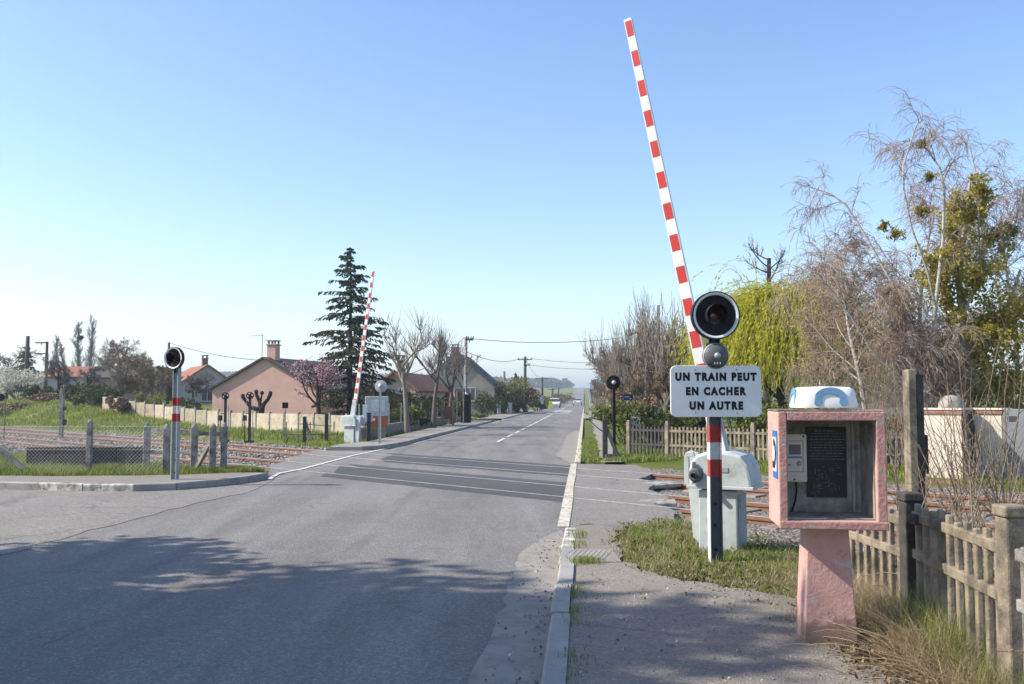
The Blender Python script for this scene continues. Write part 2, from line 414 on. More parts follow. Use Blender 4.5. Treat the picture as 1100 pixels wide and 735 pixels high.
def tubes(P, Rr, k=4):                                   # P (N,K,3), Rr (N,K)
    N, K, _ = P.shape
    t = np.gradient(P, axis=1); t /= np.linalg.norm(t, axis=2, keepdims=True) + 1e-9
    d = P[:, -1] - P[:, 0]; ref = np.eye(3)[np.argmin(np.abs(d), axis=1)][:, None, :]
    u = np.cross(t, ref); u /= np.linalg.norm(u, axis=2, keepdims=True) + 1e-9
    w = np.cross(t, u)
    a = np.arange(k) * 2 * PI / k
    V = P[:, :, None, :] + Rr[:, :, None, None] * (u[:, :, None, :] * np.cos(a)[None, None, :, None] + w[:, :, None, :] * np.sin(a)[None, None, :, None])
    idx = np.arange(N * K * k).reshape(N, K, k)
    A = idx[:, :-1]; B = idx[:, 1:]
    Fc = np.stack([A, np.roll(A, -1, 2), np.roll(B, -1, 2), B], -1).reshape(-1, 4)
    return V.reshape(-1, 3), Fc


def leaves(C, size, aspect=.6, up=0., jitter=.4, dirs=None):   # C (N,3): one quad per point
    N = len(C)
    a = rng.normal(size=(N, 3)) if dirs is None else dirs + rng.normal(size=(N, 3)) * .25
    a /= np.linalg.norm(a, axis=1, keepdims=True)
    b = np.cross(a, rng.normal(size=(N, 3)) + np.array([0, 0, up])); b /= np.linalg.norm(b, axis=1, keepdims=True) + 1e-9
    s = size * (1 + jitter * rng.uniform(-1, 1, N))[:, None]
    V = np.stack([C - a * s, C + b * s * aspect, C + a * s, C - b * s * aspect], 1)
    return V.reshape(-1, 3), np.arange(4 * N).reshape(N, 4)


class Net:
    """polylines of branches, gathered per point count"""
    def __init__(s): s.d = {}

    def add(s, pts, rad): s.d.setdefault(len(pts), []).append((pts, rad))

    def to(s, mb, k=5, mi=0):
        for K, L in s.d.items():
            v, f = tubes(np.array([p for p, _ in L]), np.array([r for _, r in L]), k); mb.arr(v, f, mi)
        return mb


def tag(o, label, cat, group=None, kind=None):
    if label: o['label'] = label
    if cat: o['category'] = cat
    if group: o['group'] = group
    if kind: o['kind'] = kind
    return o


def empty(name, loc, rz=0, label=None, cat=None, group=None):
    o = bpy.data.objects.new(name, None); COL.objects.link(o); o.location = loc; o.rotation_euler = (0, 0, rz)
    o.empty_display_size = .2
    return tag(o, label, cat, group)


def dup(root, loc, rz=None, label=None, group=None, sc=None):
    def cp(o, par):
        c = o.copy(); COL.objects.link(c); c.parent = par
        for ch in [x for x in o.children]: cp(ch, c)
        return c
    r = cp(root, None); r.location = loc
    if rz is not None: r.rotation_euler = (0, 0, rz)
    if sc: r.scale = (sc,) * 3 if np.isscalar(sc) else sc
    if label: r['label'] = label
    if group: r['group'] = group
    return r


def sheet(name, pts, mat, z, kind='structure', sub=None):   # flat polygon
    mb = MB(); mb.add([(x, y, z) for x, y in pts], [tuple(range(len(pts)))])
    o = mb.build(name, mat); o['kind'] = kind; return o


def ribbon(mb, L, Rr, mi=0):                               # strip between two point lists
    n = len(L); P = list(L) + list(Rr)
    return mb.add(P, [(i, i + n, i + n + 1, i + 1) for i in range(n - 1)], mi)


def text(name, body, size, mat, parent, loc, rot, off=0., ext=.002, space=1.1, width=None, height=None):
    c = bpy.data.curves.new(name, 'FONT'); c.body = body; c.size = size; c.align_x = 'CENTER'; c.align_y = 'CENTER'
    c.offset = off; c.extrude = ext; c.space_character = space; c.resolution_u = 4
    t = bpy.data.objects.new(name + '_tmp', c); COL.objects.link(t)
    bpy.context.view_layer.update()
    me = bpy.data.meshes.new_from_object(t.evaluated_get(bpy.context.evaluated_depsgraph_get()))
    bpy.data.objects.remove(t); bpy.data.curves.remove(c)
    if width:
        V = np.array([v.co[:] for v in me.vertices]); lo, hi = V.min(0), V.max(0); V[:, 0] = (V[:, 0] - (lo[0] + hi[0]) / 2) * width / (hi[0] - lo[0]); V[:, 1] = (V[:, 1] - (lo[1] + hi[1]) / 2) * height / (hi[1] - lo[1])
        me.vertices.foreach_set('co', V.astype(np.float32).ravel()); me.update()
    o = bpy.data.objects.new(name, me); me.materials.clear(); me.materials.append(MT[mat]); COL.objects.link(o)
    o.parent = parent; o.location = loc; o.rotation_euler = rot; return o
# ================================================================== SETTING
def corridor(X, Y):
    n = (X + Y) / math.sqrt(2)
    return smooth(9.2, 9.9, n) * (1 - smooth(17.7, 18.3, n))


def ground_sheet():
    def ax(lo, hi, fine0, fine1, st, g):
        a = list(np.arange(fine0, fine1 + 1e-6, st)); s = st
        while a[-1] < hi: s *= g; a.append(a[-1] + s)
        s = st
        while a[0] > lo: s *= g; a.insert(0, a[0] - s)
        return np.array(a)
    xs = ax(-3500, 3500, -46, 26, .5, 1.16); ys = ax(-120, 6500, -8, 64, .5, 1.09)
    X, Y = np.meshgrid(xs, ys)
    Z = terrain(X, Y) - .03
    right = X - road_r(Y); left = road_l(Y) - X
    Z += .075 * smooth(.12, .5, right) * (Y < 12.5) + .09 * smooth(17.0, 17.6, Y) * smooth(0.2, .9, left) * (Y < 26)
    Z += .05 * smooth(.3, 1.2, right) * (Y > 23) + .06 * smooth(.3, 1.2, left) * (Y > 29)
    far = (np.abs(X) + np.abs(Y) < 160)
    Z += np.where(far & ((right > .8) | (left > .8)), (np.sin(X * 2.1 + Y) * np.sin(Y * 1.7 - X * .6)) * .018, 0)
    c = corridor(X, Y); Z = np.where(c > 0, Z * (1 - c) - .3 * c, Z)
    nx, ny = len(xs), len(ys)
    i = np.arange(nx * ny).reshape(ny, nx)
    Q = np.stack([i[:-1, :-1], i[:-1, 1:], i[1:, 1:], i[1:, :-1]], -1).reshape(-1, 4)
    cx, cy = (X[:-1, :-1].ravel(), Y[:-1, :-1].ravel())
    fld = (((cx + cy) / math.sqrt(2) > 18) & (cx < -9)) | (cy > 70)
    mb = MB(); V = np.stack([X, Y, Z], -1)
    o0 = mb.n; mb.arr(V, Q[~fld], 0); mb.f.append(Q[fld] + o0); mb.m.append(np.full(int(fld.sum()), 1, np.int32))
    o = mb.build('ground', ['ground', 'field'], sm=True); o['kind'] = 'structure'


ground_sheet()
YS = [-30, 0, 4, 8, 12, 14, 16, 18, 20, 22, 24, 26, 30, 35, 42, 50, 60, 75, 95, 120, 150, 190, 220] + list(range(250, 1050, 40))


def rz_(Y): return float(rise(Y)) + max(0, min(.25, (Y - 60) * .001))


mb = MB()                                                 # main road, a slab with sides
Lp = [(road_l(y), y, rz_(y)) for y in YS]; Rp = [(road_r(y), y, rz_(y)) for y in YS]
ribbon(mb, Lp, Rp)
ribbon(mb, [(x, y, z - .35) for x, y, z in Lp], Lp); ribbon(mb, Rp, [(x, y, z - .35) for x, y, z in Rp])
mb.build('road', 'road')['kind'] = 'structure'


def wig(pts, amp, step=.35):                              # uneven edge
    out = []
    for (x0, y0), (x1, y1) in zip(pts, pts[1:]):
        k = max(1, int(math.hypot(x1 - x0, y1 - y0) / step))
        for j in range(k):
            t = j / k; out.append((x0 + (x1 - x0) * t + rng.normal() * amp, y0 + (y1 - y0) * t + rng.normal() * amp))
    out.append(pts[-1]); return out


KL = [(-40, 17.2), (-14, 16.75), (-9.1, 16.5), (-7.4, 16.15), (-6.5, 16.1), (-5.85, 16.35), (-5.35, 17.0), (-5.0, 17.8), (-4.82, 18.5)]
side = wig([(-40, 6.4), (-5.5, 6.6)], .05) + wig([(-5.35, 8.4), (-5.15, 10.7), (-4.95, 12.6), (-4.75, 14.6), (-4.5, 16.6), (-4.7, 18.6)], .05)[1:] + [(x, y + .05) for x, y in KL[::-1]]
sheet('side_road', side, 'side', .005)
# crossing: aprons beside the road (slabs with sides), darker infill along the rails
U = (1 / math.sqrt(2), -1 / math.sqrt(2)); N_ = (1 / math.sqrt(2), 1 / math.sqrt(2))


def rail_xy(n, s): return (N_[0] * n + U[0] * s, N_[1] * n + U[1] * s)


RN = [16.2, 14.77, 12.8, 11.37]                             # rail centre lines


def s_on_road(n, xedge):                                   # s where the rail line crosses X = xedge + .078 Y
    # X = a(n+s), Y = a(n-s)
    a = 1 / math.sqrt(2); return (xedge + .078 * a * n - a * n) / (a + .078 * a)


mb = MB(); mb.prism(wig([(road_r(11.4) + .1, 11.4), (1.55, 11.6), (2.1, 12.2), (2.35, 13.6), (2.2, 14.3), (2.55, 15.4), (2.4, 16.6), (2.7, 17.8), (2.6, 18.8), (3.05, 20.2), (3.0, 22.6), (road_r(22.9) + .1, 22.9)], .03) + [(road_r(22.9) - .02, 22.9), (road_r(11.4) - .02, 11.4)], -.35, -.002, plane='XY')
mb.build('crossing_apron', 'apron')['kind'] = 'structure'
mb = MB(); mb.prism([(road_l(18.5) + .02, 18.5), (-5.1, 18.8), (-5.6, 19.6), (-5.75, 20.6), (-5.5, 21.4), (-5.85, 22.6), (-5.7, 24.2), (-6.1, 25.4), (-5.9, 27.0), (-6.2, 27.8), (-6.0, 28.6), (-4.4, 28.9), (road_l(29.4) + .02, 29.4)], -.35, -.002, plane='XY')
mb.build('crossing_apron', 'apron')['kind'] = 'structure'
mb = MB()
for n0, n1 in ((16.2 + .55, 16.2 - .0), (16.2, 14.77), (14.77, 14.77 - .35), (12.8 + .55, 12.8), (12.8, 11.37), (11.37, 11.37 - .55)):
    P = []
    for n_, ea, eb in ((n0, -5.35, -.3), (n1, -.3, -5.35)):
        for q in np.linspace(0, 1, 40): P.append((*rail_xy(n_ + (rng.normal() * .018 if 0 < q < 1 and n_ not in RN else 0), s_on_road(n_, ea + (eb - ea) * q + (rng.normal() * .3 - .0 if abs(ea + (eb - ea) * q + 5.35) < .01 else 0))), .004))
    mb.add(P, [tuple(range(len(P)))[::-1]])
mb.build('crossing_surface', 'cross')['kind'] = 'structure'
# ballast: two beds beside the crossing with shoulders
mb = MB()
for s0, s1 in ((-95, None), (None, 60)):
    prof = [(8.9, -.05), (9.9, -.12), (10.6, -.095), (12.1, -.10), (13.8, -.12), (15.4, -.10), (16.9, -.095), (17.5, -.12), (18.5, -.06)]
    for (na, za), (nb, zb) in zip(prof, prof[1:]):
        def se(n): return s_on_road(n, -7.2) if s1 is None else s_on_road(n, 1.2)
        sa = (s0, se(na)) if s1 is None else (se(na), s1); sb = (s0, se(nb)) if s1 is None else (se(nb), s1)
        mb.add([(*rail_xy(na, sa[0]), za), (*rail_xy(na, sa[1]), za), (*rail_xy(nb, sb[1]), zb), (*rail_xy(nb, sb[0]), zb)], [(0, 1, 2, 3)])
o = mb.build('ballast_bed', 'ballast'); o['kind'] = 'structure'
# loose stones lying on the beds where the camera sees them large
def stones(count, nlo, nhi, slo, shi, size, zf):
    n = rng.uniform(nlo, nhi, count); s = rng.uniform(slo, shi, count)
    X = N_[0] * n + U[0] * s; Y = N_[1] * n + U[1] * s
    k = (X - road_r(Y) > 1.75) | (X < -5.9 - .25 * np.sin(Y * 5))
    X, Y, n = X[k], Y[k], n[k]; c = len(X)
    base = np.array([(1, 0, 0), (-1, 0, 0), (0, 1, 0), (0, -1, 0), (0, 0, 1), (0, 0, -1)], float)
    fc = np.array([(0, 2, 4), (2, 1, 4), (1, 3, 4), (3, 0, 4), (2, 0, 5), (1, 2, 5), (3, 1, 5), (0, 3, 5)])
    sz = size * rng.uniform(.5, 1.3, (c, 1, 1)) * rng.uniform(.6, 1.3, (c, 6, 1))
    q = rng.normal(size=(c, 3, 3)); q, _ = np.linalg.qr(q)
    V = np.einsum('nij,kj->nki', q, base) * sz
    V += np.stack([X, Y, zf + rng.uniform(0, .02, c)], -1)[:, None, :]
    F_ = (fc[None] + (np.arange(c) * 6)[:, None, None]).reshape(-1, 3)
    return V.reshape(-1, 3), F_


mb = MB()
for a in ((9000, 9.3, 18, -2, 16, .045, -.105), (9000, 9.5, 18, -46, -17, .05, -.105)): mb.arr(*stones(*a))
o = mb.build('gravel', 'stone'); o['kind'] = 'stuff'
# kerbs
def kerb(mb, pts, w=.15, top=.07, bot=-.2, seg=1.0, gap=.012, mif=lambda k, p: 0, fade=None):
    P = [Vector((x, y, 0)) for x, y in pts]; acc = 0; k = 0
    for a, b in zip(P, P[1:]):
        d = b - a; L = d.length; nseg = max(1, round(L / seg)); dn = d.normalized(); nrm = Vector((dn.y, -dn.x, 0))
        for j in range(nseg):
            p = a + d * (j / nseg) + dn * gap / 2; q = a + d * ((j + 1) / nseg) - dn * gap / 2
            tz = top + rng.normal() * .003
            zz = [tz, tz] if fade is None else [fade(p.y) * tz, fade(q.y) * tz]
            o_ = rng.normal() * .004; c = .018
            prof = lambda r, t: [(r + nrm * (0 + o_) + Vector((0, 0, bot))), (r + nrm * o_ + Vector((0, 0, t - c))), (r + nrm * (o_ + c) + Vector((0, 0, t))), (r + nrm * (w + o_) + Vector((0, 0, t))), (r + nrm * (w + o_) + Vector((0, 0, bot)))]
            V = prof(p, zz[0]) + prof(q, zz[1])
            mb.add(V, [(0, 5, 6, 1), (1, 6, 7, 2), (2, 7, 8, 3), (3, 8, 9, 4), (0, 1, 2, 3, 4), (9, 8, 7, 6, 5)], mif(k, p)); k += 1


mb = MB()
kerb(mb, [(road_r(y), y) for y in (-6, 11.6)], .135, .085, fade=lambda y: 1 - .8 * float(smooth(9.2, 11.6, y)), mif=lambda k, p: 1 if p.y > 8.9 else 0)
mb.build('kerb', ['kerb', 'kerbw'])['kind'] = 'structure'
mb = MB(); kerb(mb, [(road_r(y), y) for y in (23, 60, 100, 200)], .14, .05, seg=1.4)
mb.build('kerb', 'marky')['kind'] = 'structure'
mb = MB(); kerb(mb, KL[::-1], .14, .13, seg=.9, mif=lambda k, p: 1 if -7.6 < p.x < -5.9 and k % 3 else 0)
mb.build('kerb', ['kerb', 'kerbw'])['kind'] = 'structure'
FK = [(-5.6, 28.7), (-4.6, 28.75), (-4.1, 29.4), (road_l(31.5), 31.5), (road_l(62), 62)]
mb = MB(); kerb(mb, FK[::-1], .14, .13); kerb(mb, [(road_l(y), y) for y in (120, 70)], .14, .1)
mb.build('kerb', 'kerb')['kind'] = 'structure'
# gutter strip beside the right kerb, broken edge
g = [(road_r(y) - .003, y) for y in (2, 11.2)]
lft = wig([(road_r(11.4) - .10, 11.4), (road_r(9.6) - .40, 9.9), (road_r(7) - .40, 7), (road_r(2) - .42, 2)], .02, .25)
sheet('gutter', [g[0], g[1]] + lft, 'gutter', .005)
g = [(road_r(y) - .003, y) for y in (23.2, 46)]
sheet('gutter', [g[0], g[1]] + wig([(road_r(46) - .25, 46), (road_r(40) - .5, 40), (road_r(26) - .55, 26), (road_r(23.5) - .15, 23.2)], .03, .5), 'gutter', .005)
# pavements
pl = [(road_r(y) + .137, y) for y in (-6, 8.0, 8.9, 11.35)]
pr = wig([(1.45, 11.5), (1.2, 10.6), (1.08, 9.7), (1.05, 8.9), (1.3, 8.2), (1.75, 7.7), (2.2, 7.2), (2.0, 6.4), (1.95, 5.9), (2.25, 5.0), (2.2, 3.5), (2.2, -6)], .045, .12)
sheet('pavement', pl + pr, 'pave', .07)
pk = [(x + .02, y + .16) for x, y in KL]; pk[-2:] = [(-5.12, 18.0), (-4.95, 18.7)]
sheet('pavement', pk + wig([(-5.5, 19.1), (-6.4, 18.2), (-8.0, 17.95), (-10, 18.0), (-14, 18.2), (-40, 19)], .04), 'pave', .115)
a = [(road_l(y) - .14, y) for y in (31.5, 45, 62)]
sheet('pavement', [(-5.6, 28.85), (-4.65, 28.9), (-4.25, 29.5)] + a + [(road_l(62) - 1.9, 62), (road_l(45) - 1.5, 45), (road_l(33) - 1.3, 33), (-5.6, 30)], 'gutter', .125)
sheet('pavement', [(road_l(y) - .14, y) for y in (70, 120)] + [(road_l(120) - 2, 120), (road_l(70) - 2, 70)], 'gutter', .09)
sheet('pavement', [(road_r(y) + .15, y) for y in (70, 92)] + [(road_r(92) + 9, 92), (road_r(70) + 8, 70)], 'gutter', .1)
sheet('path', wig([(2.15, 23), (2.6, 28), (3.15, 35), (4.35, 50), (6.0, 70)], .05, .6) + wig([(6.7, 70), (4.9, 50), (3.8, 35), (3.1, 28), (2.7, 23)], .05, .6), 'gutter', .042)
# painted lines
mb = MB()
P = [G(*p, .012) for p in ((289, 515), (293, 512), (300, 508.3), (326, 503.4), (348, 497.5), (378, 489.6), (400, 485), (416, 481.6))]
P += [Vector((road_l(y) + .12, y, .012)) for y in (33, 40, 50, 62, 80, 100, 130, 180)]
ribbon(mb, [p + Vector((-.05, .03, 0)) for p in P], [p + Vector((.05, -.04, 0)) for p in P])
y = 34.2
while y < 200:
    l = 3. if y < 48 else 6.
    x = lambda q: (road_l(q) + road_r(q)) / 2
    mb.add([(x(y) - .06, y, .012 + rz_(y)), (x(y) + .06, y, .012 + rz_(y)), (x(y + l) + .06, y + l, .012 + rz_(y + l)), (x(y + l) - .06, y + l, .012 + rz_(y + l))], [(0, 1, 2, 3)])
    y += l + (1.3 if y < 48 else .9)
for k in range(7):                                         # hatched island before the junction
    y = 92 + k * 5.; xc = (road_l(y) + road_r(y)) / 2 + .8
    mb.add([(xc - 1.3, y, .06), (xc + 1.1, y + 2.5, .06), (xc + 1.1, y + 4.2, .06), (xc - 1.3, y + 1.7, .06)], [(0, 1, 2, 3)])
mb.build('road_marking', 'mark')['kind'] = 'structure'
mb = MB()
yy = [11.7, 12.6, 13.5, 15, 16.5, 18, 19.5, 21, 22.9]
ribbon(mb, [(road_r(q) - .10, q, .008) for q in yy], [(road_r(q) + .05 + .01 * math.sin(q * 3), q, .008) for q in yy])
mb.build('road_marking', 'marky')['kind'] = 'structure'
# inspection slabs set in the pavement
t = MB()
a = [G(598, 604, .075), G(668, 603, .075), G(660, 590, .075), G(603, 591, .075)]
c = sum(a, Vector()) / 4
t.box(c + Vector((0, 0, -.01)), (.56, .72, .03)); o = t.build('inspection_cover', 'gutter', bevel=.006)
tag(o, 'square concrete inspection cover scored with slanting lines, set in the pavement', 'cover')
rb = MB()
for k in range(9): rb.box((c.x - .22 + k * .05, c.y, c.z + .006), (.012, .56, .006), rz=-.25)
rb.build('score_lines', 'kerb', o).matrix_parent_inverse = Matrix()
mb = MB()
def seam(pts, w):
    P = []
    for (x0, y0), (x1, y1) in zip(pts, pts[1:]):
        k = max(2, int(math.hypot(x1 - x0, y1 - y0) / .1))
        for j in range(k): P.append((x0 + (x1 - x0) * j / k + rng.normal() * .012, y0 + (y1 - y0) * j / k + rng.normal() * .012))
    ww = w * np.abs(np.sin(np.linspace(.2, 3.0, len(P)))) ** .4 * rng.uniform(.3, 1.2, len(P))
    ribbon(mb, [(x - q / 2, y + q / 2, .0045) for (x, y), q in zip(P, ww)], [(x + q / 2, y - q / 2, .0045) for (x, y), q in zip(P, ww)])
for pts, w in (([G(40, 696).xy, G(90, 676).xy, G(150, 654).xy], .005), ([G(190, 640).xy, G(300, 615).xy], .007), ([G(85, 565).xy, G(140, 553).xy, G(215, 534).xy, G(270, 522).xy], .016), ([G(330, 566).xy, G(420, 560).xy, G(480, 566).xy], .006), ([G(520, 470).xy, G(470, 474).xy], .05)): seam([tuple(p) for p in pts], w)
mb.build('road_crack', 'cross')['kind'] = 'structure'
# ------------------------------------------------------------------ rails and sleepers
RL = ['rusty rail farthest from the camera, running from the pale panel wall across the road', 'rusty rail second farthest from the camera, inner rail of the far track',
      'rusty rail third from the far side, inner rail of the near track', 'rusty rail nearest the camera, passing just behind the grey barrier cabinet']
for n, lab in zip(RN, RL):
    t = MB()
    def rp(s0, s1, head=True):
        for w, z0, z1, mi in ((.07, -.045, .0, 0), (.03, -.11, -.045, 0), (.14, -.125, -.11, 0)):
            a, b = rail_xy(n, s0), rail_xy(n, s1)
            t.bar((a[0], a[1], (z0 + z1) / 2), (b[0], b[1], (z0 + z1) / 2), w, z1 - z0, mi)
    rp(-95, s_on_road(n, -6.9)); rp(s_on_road(n, 1.4), 45)
    o = t.build('rail', 'rust'); tag(o, lab, 'rail', 'rails of the two tracks')
    h = MB(); a, b = rail_xy(n, -95), rail_xy(n, 45); h.bar((a[0], a[1], .004), (b[0], b[1], .004), .04, .008)
    h.build('running_surface', 'steel', o)
for tk, (nc, lab) in enumerate(((15.485, 'weathered concrete sleeper bedded in ballast under the far track'), (12.085, 'weathered concrete sleeper bedded in ballast under the near track'))):
    t = MB(); t.box((0, 0, 0), (.26, 2.3, .14), taper=.93); src = None
    sL = np.arange(s_on_road(nc, -7.9) - .3, s_on_road(nc, -7.9) - 38, -.62); sR = np.arange(s_on_road(nc, 1.9) + .3, s_on_road(nc, 1.9) + (9 if tk == 0 else 6), .62)
    for s in list(sL) + list(sR):
        x, y = rail_xy(nc, s)
        if src is None: o = src = t.build('railway_sleeper', 'sleeper', bevel=.012)
        else: o = src.copy(); COL.objects.link(o)
        o.location = (x, y, -.148); o.rotation_euler = (0, 0, -PI / 4); tag(o, lab, 'sleeper', 'sleepers of the far track' if tk == 0 else 'sleepers of the near track')
# slab pieces at the crossing edge by the right side
for (px, py, sz, rz, lab) in ((745 - 38, 521, (.75, .42), .3, 'loose grey slab wedged at the far rail beside the crossing apron'), (707, 541, (.55, .4), -.1, 'loose grey slab lying by the near rail beside the crossing apron')):
    g = G(px, py, -.03); t = MB(); t.box((0, 0, 0), (*sz, .07)); o = t.build('loose_slab', 'concg', bevel=.012); o.location = g; o.rotation_euler = (.06, -.05, rz); tag(o, lab, 'slab')
# ================================================================== SIGNALS AND BARRIERS


def signal(label, loc, rz, h, head_r=.225, bell=False, sign=False, back=False, bands=(.78, .16), mast='dgrey', group=None, slim=False, wide=.115):
    t = empty('crossing_signal', loc, rz, label, 'signal', group)
    b0, bh = bands; w = wide if not slim else .075; d = .09 if not slim else .06

    def chan(z0, z1, name, mat):
        m = MB()
        m.box((0, .0, (z0 + z1) / 2), (w - .02, .012, z1 - z0)); m.box((-w / 2 + .006, -.005, (z0 + z1) / 2), (.012, d, z1 - z0)); m.box((w / 2 - .006, -.005, (z0 + z1) / 2), (.012, d, z1 - z0))
        return m.build(name, mat, t)
    if bands[1]:
        chan(-.15, b0, 'mast', mast)
        for k, (mt, nm) in enumerate((('sigred', 'red_band'), ('sigwht', 'white_band'), ('sigred', 'red_band'))): chan(b0 + k * bh, b0 + (k + 1) * bh, nm, mt)
        chan(b0 + 3 * bh, h - .1, 'mast', mast)
        e = MB(); e.box((-w / 2 - .002, -.005, b0 / 2), (.006, d + .008, b0)); e.build('sunlit_edge_strip', 'sigwht', t)  # off-white strip colours the left flange edge as sunlit
        bl = MB()
        for z in (.12, .35, .55): bl.lathe([(0, -.012), (.014, -.012), (.014, -.004)], 8, 'Y', (.0, -.004, z))
        bl.build('bolts', 'black', t)
    else: chan(-.15, h - .1, 'mast', mast)
    r = head_r; hd = MB(); y = -.09
    hd.lathe([(0, y + .10), (r * .5, y + .05), (r * .9, y + .04), (r, y + .035), (r, y - .036), (r * .94, y - .036)], 40, 'Y', (0, 0, h))
    hd.lathe([(r * .84, y - .005), (r * .80, y + .0), (r * .55, y + .012), (r * .3, y + .02), (0, y + .022)], 40, 'Y', (0, 0, h))
    hd.build('backboard', 'galv' if back == 2 else 'black', t, sm=False)
    rm = MB(); rm.lathe([(r * .945, y - .037), (r * .855, y - .037), (r * .84, y - .005)], 40, 'Y', (0, 0, h)); rm.build('white_rim', 'white', t, sm=True)
    vs = MB(); R1 = r * .44; P0, P1 = [], []
    k = 28
    for i in range(k + 1):
        a = -PI * .22 + (PI * 1.44) * i / k
        dy = y - .10 - .05 * math.sin(max(0, math.sin(a)))
        P0.append((R1 * math.cos(a), y + .05, h + R1 * math.sin(a))); P1.append((R1 * math.cos(a), dy, h + R1 * math.sin(a)))
    ribbon(vs, P0, P1); o = vs.build('visor', 'black', t, sm=True)
    sm_ = o.modifiers.new('thick', 'SOLIDIFY'); sm_.thickness = .006
    ln = MB(); ln.lathe([(0, y - .005), (R1 * .35, y + .002), (R1 * .8, y + .02), (R1 * .98, y + .045)], 28, 'Y', (0, 0, h)); ln.build('lens', 'lens', t, sm=True)
    hs = MB(); hs.lathe([(r * .30, y + .04), (r * .28, y + .12), (r * .18, y + .15), (0, y + .155)], 24, 'Y', (0, 0, h)); hs.build('lamp_housing', 'galv' if back else 'black', t, sm=True)
    br = MB(); br.box((-.03, -.02, h - r - .02), (.012, .03, .10)); br.box((.03, -.02, h - r - .02), (.012, .03, .10)); br.build('bracket', 'black', t)
    if bell:
        zb = h - r - .155; m = MB(); m.lathe([(0, -.15), (.03, -.15), (.055, -.142), (.10, -.125), (.118, -.10), (.122, -.075), (.122, -.05), (.09, -.03), (0, -.03)], 32, 'Y', (0, 0, zb)); bo = m.build('bell', 'dgrey', t, sm=True)
        m = MB(); m.lathe([(.118, -.106), (.124, -.102), (.124, -.092), (.118, -.09)], 32, 'Y', (0, 0, zb)); m.build('bell_rim', 'galv', bo, sm=True)
        m = MB(); m.lathe([(0, -.172), (.016, -.17), (.03, -.158), (.03, -.148)], 16, 'Y', (0, 0, zb)); m.build('boss', 'galv', bo, sm=True)
        m = MB()
        for k in range(5): m.bar((-.03 + k * .014, -.147 + abs(k - 2) * .001, zb - .082 + (k % 2) * .012), (-.022 + k * .013, -.147, zb - .060 - (k % 2) * .01), .006, .006)
        m.build('chalk_mark', 'sigwht', bo)
        m = MB(); m.box((0, -.03, zb), (.16, .03, .25)); m.build('bell_bracket', 'dgrey', t)
    if sign:
        zs = sign; W, H, rc = .875, .488, .055; o_ = []
        for cx, cz, a0 in ((W / 2 - rc, H / 2 - rc, 0), (-W / 2 + rc, H / 2 - rc, 90), (-W / 2 + rc, -H / 2 + rc, 180), (W / 2 - rc, -H / 2 + rc, 270)):
            for q in range(7): a = R(a0 + 15 * q); o_.append((cx + rc * math.cos(a), zs + cz + rc * math.sin(a)))
        m = MB(); m.prism(o_, -.09, -.066); sb = m.build('sign_board', 'white', t, bevel=.004)
        for k, (line, wl) in enumerate((('UN TRAIN PEUT', .785), ('EN CACHER', .582), ('UN AUTRE', .517))):
            text('lettering', line, .112, 'black', sb, (0, -.0915, zs + .138 - k * .137), (PI / 2, 0, 0), off=.008, ext=.0012, space=1.34, width=wl, height=.082)
        m = MB()
        for dz in (-.13, .13): m.box((0, -.055, zs + dz), (.5, .025, .05))
        m.build('sign_clamp', 'galv', t)
        m = MB()
        for dx in (-.2, .2):
            for dz in (-.205, .205): m.lathe([(0, -.094), (.008, -.094), (.010, -.09)], 10, 'Y', (dx, 0, zs + dz))
        m.build('rivets', 'cabd', sb)
    return t


g = G(769, 604, .045)
signal('near crossing signal with bell and white sign reading UN TRAIN PEUT EN CACHER UN AUTRE', g, R(3), hz(340, g.y) - g.z, bell=True, sign=hz(420.5, g.y) - g.z, bands=(hz(512, g.y) - g.z, .163), head_r=.232)
g = G(188, 515, .115)
signal('dark crossing signal standing on the side road corner pavement by chain-link fence', g, R(-20), hz(385, g.y) - g.z, head_r=.205, bands=(hz(453, g.y) - g.z, .145), mast='cabd', wide=.118)
g = G(408, 477, .1)
signal('grey-backed crossing signal seen from behind next to the far barrier', g, R(180 - 6), hz(415, g.y) - g.z, head_r=.2, back=2, bands=(0, 0), mast='galv', slim=True)
g = G(660, 489, .03)
signal('black-backed crossing signal seen from behind by the white picket fence', g, R(180 + 8), hz(411, g.y) - g.z, head_r=.2, back=1, bands=(0, 0), mast='black', slim=True)


